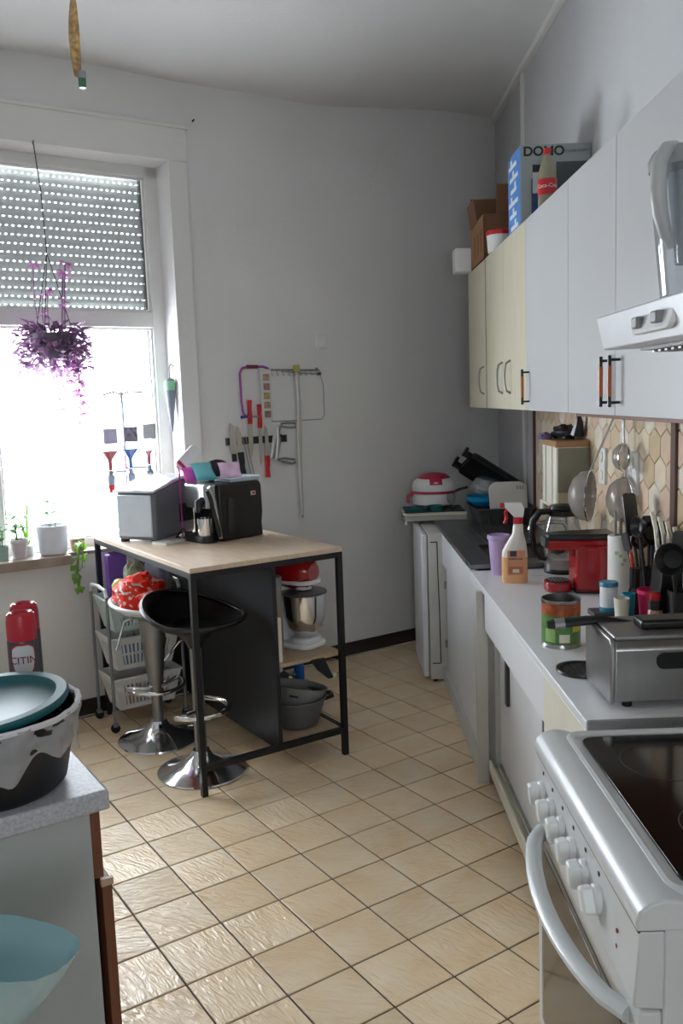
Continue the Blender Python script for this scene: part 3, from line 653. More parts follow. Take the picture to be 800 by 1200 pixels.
# --- tin can
tp_ = gz(657, 755, WTZ)
t = T('tin_can', 'open tin can with orange band over a green label', 'can', (tp_.x, tp_.y, WTZ))
P(t, 'tin', MB().lathe([(0, .003), (.056, .003), (.0585, 0), (.0585, .006), (.0565, .01), (.0565, .135), (.0585, .139), (.0585, .145), (.0555, .145), (.0555, .008), (0, .008)], 40), STEEL)
lb = P(t, 'label', MB().lathe([(.0575, .012), (.0575, .100)], 40, cap=False), M('label_green', (86, 128, 66), .35, var=.35, scale=30))
P(t, 'label_band', MB().lathe([(.0577, .100), (.0577, .134)], 40, cap=False), M('label_orange_band', (168, 84, 50), .35, var=.4, scale=60))
for a0, a1, z0, z1, mm in ((-1.9, -1.35, .02, .045, CREAM), (-2.7, -2.1, .02, .06, M('label_pale_green', (150, 190, 120), .4)), (-1.2, -.6, .05, .085, M('label_yellow', (200, 190, 60), .4))):
    P(lb, 'label_print', MB().grid(lambda a, b: (.0579 * math.cos(a0 + (a1 - a0) * a), .0579 * math.sin(a0 + (a1 - a0) * a), z0 + (z1 - z0) * b), 8, 1), mm)

# --- deep fryer
t = T('deep_fryer', 'brushed steel deep fryer with black lid grip and side handles', 'fryer', (.635, 2.0, WTZ))
fb = MB()
sec = lambda y0, y1, z0, z1, x0, x1: [(x0, y0, z0), (x1, y0, z0), (x1, y1, z1), (x0, y1, z1)]
fb.loft([[(.0, .0, .018), (.40, .0, .018), (.40, .215, .018), (.0, .215, .018)], [(.0, .0, .15), (.40, .0, .15), (.40, .215, .15), (.0, .215, .15)], [(.006, .02, .168), (.394, .02, .168), (.394, .20, .168), (.006, .20, .168)]])
P(t, 'housing', fb, STEEL, .006, seg=3)
P(t, 'end_plate', MB().ext([(.004, .012), (.211, .012), (.217, .15), (.205, .172), (.012, .172), (-.002, .15)], 'x', -.008, .002), STEEL, .003)
ld = P(t, 'lid', MB().bx(.004, .396, .012, .203, .166, .177), STEELD, .004)
P(ld, 'lid_grip', MB().bx(.085, .38, .06, .13, .176, .200), BLACKP, .008, seg=3)
gr = P(t, 'side_grip', MB().ext([(p[0] + .185, p[1] + .118) for p in rrect(.17, .040, .017, 5)], 'y', -.004, .004), BLACKP, .002)
P(t, 'foot', MB().cyl((.04, .03, 0), .012, 0, .02, 12), RUBBER); P(t, 'foot', MB().cyl((.36, .03, 0), .012, 0, .02, 12), RUBBER); P(t, 'foot', MB().cyl((.04, .19, 0), .012, 0, .02, 12), RUBBER); P(t, 'foot', MB().cyl((.36, .19, 0), .012, 0, .02, 12), RUBBER)
bh = P(t, 'basket_handle', MB().tube([(.09, .15, .172), (.02, .16, .180), (-.02, .165, .178), (-.10, .17, .170)], [.006, .010, .013, .012], 10), BLACKP)
P(bh, 'handle_collar', MB().tube([(-.075, .168, .1725), (-.10, .17, .170)], .0145, 10), STEELD)
P(bh, 'handle_end', MB().tube([(-.10, .17, .170), (-.118, .171, .168)], [.013, .010], 10), BLACKP)
# black perforated filter disc
t = T('filter_disc', 'round black perforated filter lying flat at the worktop edge', 'filter', (.640, 2.30, WTZ))
P(t, 'disc', MB().lathe([(0, 0), (.066, 0), (.069, .004), (.067, .010), (.058, .010), (.056, .005), (0, .005)], 32), BLACKP)
for i in range(-3, 4):
    for j in range(-3, 4):
        if i * i + j * j < 11: P(t, 'raised_pip', MB().box((i * .014, j * .014, .006), (.007, .007, .004)), DARKG)

# --- wall switch and sockets on the tiles
for nm, lab_, y, z, h in (('wall_socket', 'white upright double socket on the hexagon tiles near the sieves', 3.20, 1.29, .16), ('wall_socket', 'white upright socket on the tiles left of the hanging sieves', 3.58, 1.29, .15)):
    t = T(nm, lab_, 'socket', (WX - .010, y, z)); P(t, 'plate', MB().bx(-.012, .002, -.04, .04, -h / 2, h / 2), WPL, .004)
    for q in (-.25, .25): P(t, 'insert', MB().cyl((0, 0, 0), .022, 0, .004, 20), CREAM).matrix_local = Tr(-.012, 0, q * h) @ Ry(-PI / 2)

# --- water heater
t = T('water_heater', 'beige wall-hung water heater with grey side under the cabinets', 'water heater', (1.015, 3.90, 1.06))
BEI = M('heater_beige', (196, 186, 152), .45); OLV = M('heater_grey', (132, 132, 116), .45)
P(t, 'housing', MB().bx(-.075, .0765, -.115, .135, 0, .325), CREAM, .012, seg=3)
P(t, 'side_panel', MB().bx(-.066, .074, -.119, -.11, .10, .295), OLV, .002)
P(t, 'lower_panel', MB().bx(-.066, .074, -.118, -.11, .01, .10), BEI, .002)
P(t, 'top_band', MB().bx(-.076, .0765, -.117, .13, .297, .327), M('heater_tan', (170, 128, 84), .45), .006)
for q in (-.06, .06): P(t, 'vent_groove', MB().bx(-.077, -.074, q, q + .005, .03, .30), GREYP)
cpn = P(t, 'control_strip', MB().bx(-.088, -.07, -.125, .135, .0, .045), CREAM, .003)
for k, mm in enumerate((DARKG, REDH, M('ind_green', (50, 90, 60), .4), GREYP)): P(cpn, 'button', MB().bx(-.092, -.086, -.10 + .045 * k, -.07 + .045 * k, .01, .035), mm, .001)
# black bag stuffed on top of the heater
t = T('black_bag', 'crumpled black carrier bag on the water heater, handle hooked up', 'bag', (1.025, 3.925, 1.387))
P(t, 'bulk', MB().blob((0, .03, .028), (.055, .08, .035), 4, .4, 3, 20, 12, -.027), M('black_film', (28, 28, 34), .3))
P(t, 'handle', MB().tube([(.03, -.06, .02), (.035, -.075, .07), (.03, -.085, .12), (.032, -.075, .145)], [.03, .02, .008, .006], 8), M('black_film', (28, 28, 34), .3))
tag(mk('cloth', (MB().blob((0, 0, .012), (.032, .05, .018), 9, .4, 3, 18, 10, -.012), M('mauve_cloth', (130, 118, 160), .8)), loc=(.945, 3.99, 1.387)), 'small mauve cloth tucked beside the black bag', 'cloth')

# --- hanging sieves
def sieve(label, top, ctr, r, tilt, hmat):
    t = T('sieve', label, 'sieve', top); c = Vector(ctr) - Vector(top)
    m = Matrix.Translation(c) @ Rzm(tilt) @ Ry(PI / 2)
    rim = [tuple(m @ Vector((r * math.cos(a), r * math.sin(a), 0))) for a in [2 * PI * k / 28 for k in range(28)]]
    P(t, 'rim', MB().tube(rim, .004, 8, closed=True), CHROME)
    P(t, 'mesh_bowl', MB().lathe([(r, 0), (r * .93, r * .35), (r * .7, r * .62), (r * .35, r * .78), (0, r * .82)], 28, mat=m @ Rx(PI), cap=False), glass('wire_mesh', (205, 200, 195), .03, .30))
    a = max(rim, key=lambda q: q[2])
    P(t, 'handle', MB().tube([(.0, .004, 0), (a[0], a[1] + .006, a[2])], .0024, 8).tube([(0, -.004, 0), (a[0], a[1] - .006, a[2])], .0024, 8), STEELD)
    return t
HK = (1.035, 3.24, 1.525)
tag(mk('hook_rail', (MB().box((0, 0, .004), (.02, .10, .008)).tube([(-.006, 0, 0), (-.006, 0, -.022), (-.012, .0, -.030), (-.016, 0, -.022)], .003, 8), STEELD), loc=HK), 'small hook plate under the wall cabinet carrying the sieves', 'hook')
sieve('large wire sieve hanging lowest beside the tiles', (HK[0] - .014, HK[1], HK[2] - .026), (.965, 3.345, 1.195), .10, -.5, CHROME)
sieve('small round wire sieve hanging on the hook plate', (HK[0] + .008, HK[1] - .045, HK[2]), (1.035, 3.165, 1.355), .05, -.7, CHROME)
sieve('middle-sized wire sieve hanging flat against the tiles', (HK[0] + .008, HK[1] - .02, HK[2]), (1.062, 3.225, 1.19), .085, 0.0, CHROME)

# --- cooker hood and pitcher
t = T('cooker_hood', 'slim white and grey cooker hood jutting out over the stove', 'hood')
HOODW = M('hood_silver_white', (206, 208, 212), .3, var=.03)
hy0, hy1 = 1.22, 1.80
P(t, 'canopy', MB().ext([(.545, 1.680), (.530, 1.745), (.56, 1.752), (WX - .01, 1.780), (WX - .01, 1.690), (.57, 1.680)], 'y', hy0, hy1), HOODW, .003)
pl = gx(768, 366, .53)
cp = P(t, 'control_plate', MB().add([(z - 0, y, x) for x, y, z in MB().prism(rrect(.044, .19, .021, 6), -.004, .006).v], MB().prism(rrect(.044, .19, .021, 6), -.004, .006).f, Tr(.5365, 1.495, 1.716) @ Ry(math.radians(13))), WPL, .002)
for yy, zz in ((1.545, 1.714), (1.452, 1.716)):
    P(cp, 'slide_knob', MB().bx(.520, .538, yy - .014, yy + .014, zz - .010, zz + .010), GREYP, .003)
P(t, 'filter', MB().bx(.60, 1.05, hy0 + .05, hy1 - .06, 1.674, 1.680), GREYP)
for k in range(14): P(t, 'filter_bar', MB().bx(.62, 1.03, hy0 + .07 + k * .033, hy0 + .082 + k * .033, 1.670, 1.676), STEELD)
pc = (.665, 1.655, 1.757)
t = T('pitcher', 'clear plastic pitcher with thick grey handle standing on the hood', 'pitcher', pc)
P(t, 'jug', MB().lathe([(.0, .0), (.052, .0), (.055, .006), (.066, .12), (.074, .20), (.076, .245)], 36, cap=False), CLEAR)
P(t, 'base_ring', MB().lathe([(.050, .0), (.056, .002), (.056, .012), (.05, .012)], 36, cap=False), M('smoke_plastic', (120, 122, 128), .2))
P(t, 'lid', MB().lathe([(.078, .238), (.080, .255), (.072, .270), (.03, .276), (0, .278)], 36), M('smoke_grey', (150, 152, 154), .35))
P(t, 'filter_cup', MB().lathe([(0, .07), (.03, .07), (.045, .23), (0, .235)], 28), glass('smoke', (170, 174, 180), .1, .45))
dx, dy = -.80, -.60
hp_ = [(.06, .268), (.085, .262), (.108, .235), (.112, .19), (.104, .15), (.086, .115), (.068, .095)]
P(t, 'handle', MB().tube([(dx * a, dy * a, z) for a, z in hp_], [.011, .013, .0145, .0145, .0135, .011, .008], 12), M('pale_grey_grip', (176, 178, 178), .4))

# --- things on the wall cabinets
TZ = UZ1
t = T('appliance_box', 'grey and blue printed box of an ice cube maker on the cabinets', 'box', (.80, 3.80, TZ))
BXG = M('box_grey', (150, 156, 154), .5, var=.03); BXB = M('box_blue', (70, 130, 200), .5, var=.15); INK = M('ink_black', (24, 24, 26), .6)
P(t, 'carton', MB().bx(0, .295, 0, .26, 0, .348), BXG, .002)
sd = P(t, 'side_print', MB().bx(-.0012, .0, .004, .256, .004, .344), BXB)
for k in range(6): P(sd, 'side_marks', MB().bx(-.0022, -.001, .05 + .03 * (k % 2), .20 + .02 * (k % 3), .03 + k * .052, .048 + k * .052).bx(-.0022, -.001, .09 + .04 * (k % 3), .12 + .04 * (k % 3), .048 + k * .052, .07 + k * .052), WPL)
fp = P(t, 'front_print', MB().bx(.045, .135, -.0012, 0, .0, .21), M('print_navy', (38, 70, 118), .5, var=.2, scale=30))
P(fp, 'printed_jug', MB().bx(.05, .095, -.0022, -.001, .15, .255), M('print_pale', (196, 198, 200), .5), .0); P(fp, 'printed_lid', MB().bx(.05, .095, -.0032, -.002, .235, .265), INK)
P(fp, 'printed_window', MB().bx(.15, .285, -.0012, 0, .12, .275), M('print_dark', (66, 72, 74), .5, var=.2))
text(t, 'DOMO', .052, INK, M4=Tr(.098, -.001, .318), sx=1.05, bold=.0016)
text(t, 'ICE CUBE MAKER', .0155, M('ink_grey', (110, 116, 116), .6), M4=Tr(.230, -.001, .318))
bt = (.845, 3.52, TZ)
t = T('cola_bottle', 'half full cola bottle with red cap and red label on the cabinets', 'bottle', bt)
P(t, 'bottle', MB().lathe([(0, 0), (.03, 0), (.036, .012), (.036, .06), (.034, .09), (.036, .13), (.034, .165), (.022, .205), (.012, .228), (.012, .242)], 28, cap=False), glass('cola_pet', (196, 190, 160), .12, .35))
P(t, 'cola', MB().lathe([(0, .004), (.029, .004), (.034, .013), (.034, .06), (.032, .075), (0, .075)], 28), M('cola_brown', (70, 44, 30), .2))
P(t, 'cap', MB().lathe([(.0145, .232), (.0145, .252), (.012, .255), (0, .255)], 20), REDH)
lb = P(t, 'label', MB().lathe([(.0368, .078), (.0368, .138)], 32, cap=False), M('cola_label', (190, 30, 36), .35))
text(lb, 'Coca-Cola', .021, WPL, bend=.0372, M4=Tr(0, 0, .110) @ Rzm(-.25), name='label_lettering')
# cardboard box, flaps up
t = T('cardboard_box', 'open brown cardboard box with flaps up at the end of the cabinets', 'box', (.80, 4.53, TZ))
P(t, 'front_side', MB().bx(-.035, -.031, 0, .42, 0, .22), CARD); P(t, 'near_side', MB().bx(-.035, .25, 0, .004, 0, .22), CARDD); P(t, 'far_side', MB().bx(-.035, .25, .416, .42, 0, .22), CARD); P(t, 'wall_side', MB().bx(.246, .25, 0, .42, 0, .22), CARD); P(t, 'bottom', MB().bx(-.035, .25, 0, .42, 0, .004), CARD)
P(t, 'flap', MB().box((.11, .43, .30), (.28, .004, .17), Rx(-.1)), CARDD); P(t, 'flap', MB().box((-.045, .30, .275), (.004, .22, .12), Ry(-.15)), CARDD); P(t, 'flap', MB().box((.14, -.0, .29), (.22, .004, .14), Rx(.12)), CARDD)
for k in range(3): P(t, 'printed_mark', MB().box((-.0362, .08 + k * .1, .10), (.001, .05, .11)), M('card_print', (120, 78, 48), .8))
t = T('tub', 'white plastic tub with a red lid beside the cardboard box', 'tub', (.815, 4.36, TZ)); P(t, 'body', MB().lathe([(0, 0), (.058, 0), (.064, .085), (0, .085)], 32), WPL); P(t, 'lid', MB().lathe([(.066, .08), (.067, .098), (.06, .104), (0, .104)], 32), REDH)
tag(mk('paper_box', (MB().bx(-.055, .07, -.06, .07, 0, .125), WPL), loc=(.735, 5.02, TZ), bev=.002), 'white flat-sided carton at the far end beneath the cardboard flaps', 'box')

# ================================================================== COOKER
t = T('cooker', 'white free-standing electric cooker with ceramic hob and six knobs', 'cooker', (0, 0, 0))
CKW = M('enamel_white', (200, 202, 201), .34, var=.02, coat=.1)
cx0, cx1, cy0, cy1 = .43, 1.02, 1.15, 1.80
P(t, 'body', MB().bx(cx0 + .01, cx1, cy0 + .004, cy1 - .004, .03, .835), CKW, .004)
# hob frame: rounded front
hf = MB(); sec = [(.400, .832), (.398, .845), (.404, .862), (.418, .874), (.440, .880), (.465, .876), (.475, .872), (cx1, .872), (cx1, .832)]
hf.ext(sec, 'y', cy0, cy1)
hfo = P(t, 'hob_frame', hf, CKW, .004)
P(hfo, 'rim', MB().tube([(a, b, .873) for a, b in rrect(.555, .60, .03, 5, .74, (cy0 + cy1) / 2)], .009, 8, closed=True), CKW)
hb = P(t, 'hob_glass', MB().prism(rrect(.52, .555, .025, 5, .745, (cy0 + cy1) / 2), .868, .8775), BLACKG, .001)
for q, (ax, ay, rr) in enumerate(((.62, 1.62, .09), (.62, 1.36, .075), (.87, 1.62, .075), (.87, 1.36, .09))):
    P(hb, 'heating_zone', MB().tube([(ax + rr * math.cos(a), ay + rr * math.sin(a), .8772) for a in [2 * PI * k / 40 for k in range(40)]], .0009, 6, closed=True), M('zone_grey', (44, 44, 48), .4))
cpn = P(t, 'control_panel', MB().ext([(.404, .832), (.395, .715), (.44, .710), (.44, .832)], 'y', cy0, cy1), CKW, .003)
P(cpn, 'panel_gap', MB().bx(.402, .44, cy0 + .002, cy1 - .002, .829, .834), DARKG)
kme = None
for k in range(6):
    ky = 1.722 - k * .0775
    m4 = Tr(.400, ky, .772) @ Ry(-PI / 2 + math.radians(-4))
    kb = P(cpn, 'knob', MB().lathe([(0, -.002), (.024, -.002), (.024, .006), (.021, .010), (0, .010)], 24, mat=m4), WPL)
    g_ = MB().loft([[(-.022, -.017, .008), (.022, -.017, .008), (.022, .017, .008), (-.022, .017, .008)], [(-.021, -.013, .031), (.021, -.013, .031), (.021, .013, .031), (-.021, .013, .031)]])
    P(kb, 'knob_grip', MB().add(g_.v, g_.f, m4 @ Rzm([.1, .3, 0, .2, 0, .4][k])), WPL, .005, seg=3)
    P(cpn, 'panel_mark', MB().box((.4015, ky + .005, .812), (.002, .006, .006)), DARKG)
for z in (.78, .755): P(cpn, 'indicator', MB().box((.3985, 1.235, z), (.003, .005, .005)), M('indicator_dull', (140, 70, 60), .5))
dr = P(t, 'oven_door', MB().bx(.405, .44, cy0 + .004, cy1 - .004, .20, .705), CKW, .006)
P(dr, 'door_glass', MB().bx(.4025, .41, cy0 + .075, cy1 - .06, .25, .635), BLACKG, .002)
P(dr, 'glass_border', MB().bx(.4035, .41, cy0 + .06, cy1 - .045, .235, .65), M('glass_border_grey', (90, 92, 94), .3))
n = 14; hp = []
for k in range(n + 1):
    a = k / n; y = cy1 - .045 - a * (cy1 - cy0 - .09); hp.append((.405 - .060 * math.sin(PI * a) ** .6, y, .672 - .004 * math.sin(PI * a)))
P(dr, 'door_handle', MB().tube(hp, .0135, 10, flat=1.25), CKW)
P(t, 'warming_drawer', MB().bx(.408, .44, cy0 + .004, cy1 - .004, .05, .19), CKW, .005)
for sx in (.47, .98):
    for sy in (cy0 + .05, cy1 - .05): P(t, 'foot', MB().cyl((sx, sy, 0), .018, 0, .035, 12), RUBBER)

# ================================================================== LEFT CABINET
LU, LVn = .472, 1.57
t = T('base_cabinet', 'white base cabinet with brown door edges and a speckled worktop beside it', 'cabinet', rz=RZ)
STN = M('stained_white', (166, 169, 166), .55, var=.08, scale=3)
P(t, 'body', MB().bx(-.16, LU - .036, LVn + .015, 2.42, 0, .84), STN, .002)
P(t, 'drawer_front', MB().bx(LU - .036, LU - .016, LVn + .019, 2.0, .70, .835), BROWN, .002)
dd = P(t, 'door', MB().bx(LU - .022, LU - .002, LVn + .018, 2.0, .02, .692), BROWN, .002)
P(dd, 'edge_cap', MB().bx(LU - .024, LU - .0, LVn + .014, LVn + .024, .682, .696), M('pale_edge', (190, 160, 130), .5), .001)
P(t, 'drawer_front', MB().bx(LU - .036, LU - .016, 2.005, 2.42, .70, .835), BROWN, .002)
P(t, 'door', MB().bx(LU - .036, LU - .016, 2.005, 2.42, .02, .692), BROWN, .002)
SPK = M('speckled_grey_top', (176, 176, 180), .4, var=.22, scale=160)
tag(mk('worktop', (MB().bx(-.18, LU, LVn, 2.45, .84, .88), SPK), rz=RZ, bev=.006), 'speckled grey worktop slab under the bucket', 'worktop')
bp_ = UV(.298, 1.725, .88)
t = T('bucket', 'black bucket with white liner and teal lid on the speckled worktop', 'bucket', bp_)
P(t, 'pail', MB().lathe([(0, 0), (.125, 0), (.135, .01), (.163, .142), (.166, .142), (.166, .149), (.158, .149), (.130, .012), (0, .012)], 40), BLACKP)
rngl = random.Random(5)
def liner(a, b):
    th = 2 * PI * a; z = .157 - .075 * b - .07 * b * noise.noise(Vector((math.cos(th) * 2, math.sin(th) * 2, 3)))
    r = .1695 - .014 * b + .010 * noise.noise(Vector((math.cos(th) * 6, math.sin(th) * 6, b * 4)))
    return (r * math.cos(th), r * math.sin(th), z)
P(t, 'liner', MB().grid(liner, 140, 10), LINER)
P(t, 'liner_fold', MB().tube([((.166 + .003 * noise.noise(Vector((k * .7, 0, 0)))) * math.cos(2 * PI * k / 60), (.166 + .003 * noise.noise(Vector((k * .7, 0, 0)))) * math.sin(2 * PI * k / 60), .154 + .003 * noise.noise(Vector((k * .9, 5, 0)))) for k in range(60)], .006, 6, closed=True), M('liner_white', (214, 210, 212), .4))
ld = MB().lathe([(0, .0), (.120, .0), (.126, .003), (.131, .012), (.150, .012), (.154, .008), (.154, .002), (.150, -.004), (0, -.006)], 48)
o = P(t, 'lid', ld, TEAL); o.location = (-.004, .0, .160); o.rotation_euler = (math.radians(3), math.radians(-3), 0)
for k, (uu, vv, lab_) in enumerate(((.432, 2.012, 'dark spray can with red cap and shield emblem behind the bucket'), (.460, 2.10, 'second red-capped spray can half hidden behind the can with the shield emblem'))):
    p = UV(uu, vv, .88); t = T('spray_can', lab_, 'spray can', p, math.radians(20))
    P(t, 'body', MB().lathe([(0, 0), (.031, 0), (.033, .004), (.033, .205), (.029, .212), (0, .213)], 32), M('can_dark', (58, 62, 66), .3, metal=.2, var=.1))
    P(t, 'cap', MB().lathe([(.032, .206), (.0325, .212), (.0325, .245), (.030, .264), (.024, .270), (.018, .268), (.016, .262), (0, .262)], 32), M('can_red', (178, 26, 44), .35))
    if k == 0:
        sh = [(-.024, .155), (-.012, .162), (.012, .162), (.024, .155), (.026, .13), (.02, .105), (0, .083), (-.02, .105), (-.026, .13)]; sh = [(x_, z_ + .036) for x_, z_ in sh]
        def bent(poly, r): return [(r * math.sin(x / .033), -r * math.cos(x / .033), z) for x, z in poly]
        def shield(sc, r):
            mbx = MB(); pts = [(x * sc, (z - .161) * sc + .161) for x, z in sh]
            rows = 10; zs = [p_[1] for p_ in pts]; z0, z1 = min(zs), max(zs)
            def width(z):
                w_ = 0
                for a, b in zip(pts, pts[1:] + pts[:1]):
                    if (a[1] - z) * (b[1] - z) <= 0 and abs(a[1] - b[1]) > 1e-9: w_ = max(w_, abs(a[0] + (b[0] - a[0]) * (z - a[1]) / (b[1] - a[1])))
                return w_
            return mbx.grid(lambda a, b: (r * math.sin((a * 2 - 1) * width(z0 + (z1 - z0) * min(.999, max(.001, b))) / .033), -r * math.cos((a * 2 - 1) * width(z0 + (z1 - z0) * min(.999, max(.001, b))) / .033), z0 + (z1 - z0) * b), 10, 16)
        e = P(t, 'emblem', shield(1.12, .0334), M('emblem_red', (150, 30, 40), .4)); P(e, 'emblem_field', shield(1.0, .0338), M('emblem_silver', (196, 196, 196), .35))
        text(e, 'CITIN', .0235, M('emblem_ink', (110, 20, 34), .4), bend=.0340, M4=Tr(0, 0, .164), name='emblem_lettering')
# teal plastic bag standing on the floor before the cabinet
t = T('plastic_bag', 'pale teal see-through plastic bag standing before the left cabinet', 'bag', (-.70, 1.15, 0))
def bagf(a, b):
    th = 2 * PI * a; n_ = noise.noise(Vector((math.cos(th) * 1.5, math.sin(th) * 1.5, b * 3)))
    k = .115 + .02 * math.sin(PI * b) + .03 * n_; fl = max(0, b - .78) / .22
    k *= 1 + 1.9 * fl * max(0, math.cos(th + .15)) ** 9
    z = b * (.815 + .015 * math.cos(th * 2) + .025 * noise.noise(Vector((math.cos(th) * 4, math.sin(th) * 4, 9)))) + .03 * fl * max(0, math.cos(th))
    return (k * math.cos(th), k * .8 * math.sin(th), z)
P(t, 'film', MB().grid(bagf, 90, 34), BAGBLUE)
P(t, 'bottom', MB().lathe([(0, .002), (.105, .002)], 24, sy=.8, cap=False), BAGBLUE)

# ================================================================== BAR TABLE
TU0, TU1, TV0, TV1, TBZ = 1.335, 2.055, 3.17, 4.395, .955
t = T('bar_table', 'tall bar table with wood-look top on a black metal frame', 'table', rz=RZ)
TOPM = M('table_top_oak', (206, 184, 160), .4, var=.1, scale=6, stretch=(12, 1.2, 6))
P(t, 'tabletop', MB().bx(TU0, TU1, TV0, TV1, TBZ - .02, TBZ), TOPM, .0015)
lg = .025
for a in (TU0 + lg / 2, TU1 - lg / 2):
    for b in (TV0 + lg / 2, TV1 - lg / 2): P(t, 'leg', MB().box((a, b, (TBZ - .02) / 2), (lg, lg, TBZ - .02)), BLACK, .001)
rl = MB()
for b in (TV0 + lg / 2, TV1 - lg / 2): rl.bx(TU0 + lg, TU1 - lg, b - lg / 2, b + lg / 2, TBZ - .045, TBZ - .02)
for a in (TU0 + lg / 2, TU1 - lg / 2): rl.bx(a - lg / 2, a + lg / 2, TV0 + lg, TV1 - lg, TBZ - .045, TBZ - .02)
P(t, 'top_rail', rl, BLACK, .001)
P(t, 'bottom_rail', MB().bx(TU0 + lg, TU1 - lg, TV0, TV0 + lg, .105, .13), BLACK, .001); P(t, 'bottom_rail', MB().bx(TU1 - lg, TU1, TV0 + lg, TV1 - lg, .105, .13), BLACK, .001)
PU = 1.715
P(t, 'divider_panel', MB().bx(PU - .009, PU + .009, TV0 + .012, TV1 - .02, .10, TBZ - .045), BLACKM, .001)
SHM = M('shelf_oak', (176, 152, 124), .5, var=.1, scale=6, stretch=(12, 1.2, 6))
P(t, 'shelf', MB().bx(PU + .009, TU1 - lg, TV0 + lg, TV1 - .02, .112, .128), SHM, .001)
P(t, 'shelf', MB().bx(PU + .009, TU1 - .002, TV0 + lg, TV1 - .02, .462, .478), SHM, .001)
P(t, 'shelf_rail', MB().bx(TU1 - lg, TU1, TV0 + lg, TV1 - lg, .440, .461), BLACK, .001)
# --- mixer on the middle shelf
mp = UV(1.972, 3.385, .478)
t = T('stand_mixer', 'red and white stand mixer with a steel bowl on the table shelf', 'mixer', mp, RZ + math.radians(20))
P(t, 'foot', MB().prism(rrect(.17, .22, .05, 6, 0, .03), 0, .022).prism(rrect(.14, .12, .05, 6, 0, -.01), .02, .045), WPL, .006)
P(t, 'column', MB().prism(rrect(.10, .085, .03, 5, 0, .12), .02, .30), WPL, .008)
hm = MB(); hm.lathe([(.0, -.09), (.04, -.088), (.070, -.06), (.082, -.01), (.084, .06), (.072, .13), (.04, .17), (0, .175)], 28, mat=Tr(0, .02, .348) @ Rx(-PI / 2))
P(t, 'head', hm, RED)
P(t, 'head_band', MB().prism(rrect(.15, .26, .065, 8, 0, .05), .295, .315), WPL, .005)
P(t, 'attachment_hub', MB().cyl((0, -.005, 0), .038, .268, .298, 24), WPL)
P(t, 'splash_lid', MB().lathe([(.02, .262), (.104, .258), (.108, .250), (.10, .248), (.02, .252)], 32, (0, -.005, 0)), M('smoked_lid', (70, 72, 76), .3))
bw = P(t, 'bowl', MB().lathe([(0, .048), (.04, .048), (.05, .055), (.082, .095), (.096, .15), (.099, .245), (.102, .248), (.096, .248), (.093, .15), (.078, .1), (0, .06)], 36, (0, -.005, 0)), CHROME)
P(bw, 'bowl_handle', MB().tube([(.095, -.005, .235), (.125, -.02, .225), (.125, -.02, .15), (.092, -.005, .13)], .006, 8), CHROME)
# jar and board, pouch on shelf
p = UV(1.785, 3.33, .478); t = T('spice_jar', 'tall jar of yellow powder with grey lid beside the mixer', 'jar', p)
P(t, 'jar', MB().lathe([(0, 0), (.04, 0), (.04, .29), (.034, .31), (0, .31)], 24), glass('jarglass', (210, 205, 180), .1, .3)); P(t, 'contents', MB().lathe([(0, .004), (.036, .004), (.036, .22), (0, .225)], 24), M('turmeric', (176, 140, 40), .8)); P(t, 'lid', MB().lathe([(.041, .30), (.042, .355), (.038, .36), (0, .36)], 24), GREYP)
p = UV(1.742, 3.245, .478); t = T('bread_board', 'cream board standing upright before the jar on the middle shelf', 'board', p, RZ); P(t, 'board', MB().bx(-.015, .015, -.035, .035, 0, .20), CREAM, .004); P(t, 'handle_loop', MB().tube([(0, -.014, .198), (0, -.014, .223), (0, .014, .223), (0, .014, .198)], .004, 8), CREAM)
t = T('cloth_pouch', 'black pouch with a pale tip hanging off the middle shelf', 'pouch', UV(1.935, 3.197, .4615), RZ); t.scale = (.62, .8, .62)
P(t, 'pouch', MB().loft([[(-.08, -.012, .01), (.03, -.012, .01), (.03, .0, .01), (-.08, .0, .01)], [(-.03, -.022, -.07), (.06, -.022, -.07), (.06, .0, -.07), (-.03, .0, -.07)], [(.055, -.02, -.15), (.10, -.02, -.15), (.10, -.004, -.15), (.055, -.004, -.15)]]), BLACKM, .004)
P(t, 'tip', MB().tube([(.09, -.012, -.15), (.115, -.012, -.12)], .009, 8), CREAM)
# blue hand tool and bowls on the lower shelf
p = UV(1.985, 3.57, .128); t = T('hand_vacuum', 'blue and grey hand appliance with a curved grip behind the bowls', 'appliance', p, RZ)
P(t, 'motor_body', MB().lathe([(0, 0), (.05, 0), (.055, .08), (.05, .17), (.03, .19), (0, .19)], 24, (-.06, 0, 0)), DARKG)
P(t, 'nozzle', MB().lathe([(.03, .19), (.034, .25), (.0, .25)], 20, (-.07, 0, 0)), WPL)
P(t, 'grip', MB().tube([(-.05, 0, .28), (.0, -.01, .30), (.03, -.02, .27), (.045, -.02, .19), (.045, -.02, .10)], [.02, .024, .026, .026, .022], 12), BLUE)
P(t, 'trigger_bar', MB().tube([(-.02, 0, .17), (.02, -.015, .16), (.03, -.01, .12)], .012, 8), STEEL)
p = UV(1.90, 3.36, .128)
t = T('mixing_bowl', 'dark grey plastic bowl with side handles at the bottom of the bar table', 'bowl', p)
GB = M('grey_bowl', (92, 92, 92), .5); GB2 = M('grey_colander', (128, 128, 126), .5)
P(t, 'shell', MB().lathe([(0, 0), (.085, 0), (.098, .008), (.135, .125), (.140, .125), (.140, .132), (.131, .132), (.094, .012), (0, .01)], 40), GB)
for a in (.15, PI + .15): P(t, 'handle', MB().tube([(.128 * math.cos(a - .3), .128 * math.sin(a - .3), .118), (.165 * math.cos(a - .15), .165 * math.sin(a - .15), .124), (.165 * math.cos(a + .15), .165 * math.sin(a + .15), .124), (.128 * math.cos(a + .3), .128 * math.sin(a + .3), .118)], .010, 8), BLACKP)
t = T('colander', 'lighter grey colander nested in the dark grey bowl', 'colander', tuple(p + Vector((-.005, .0, .035))))
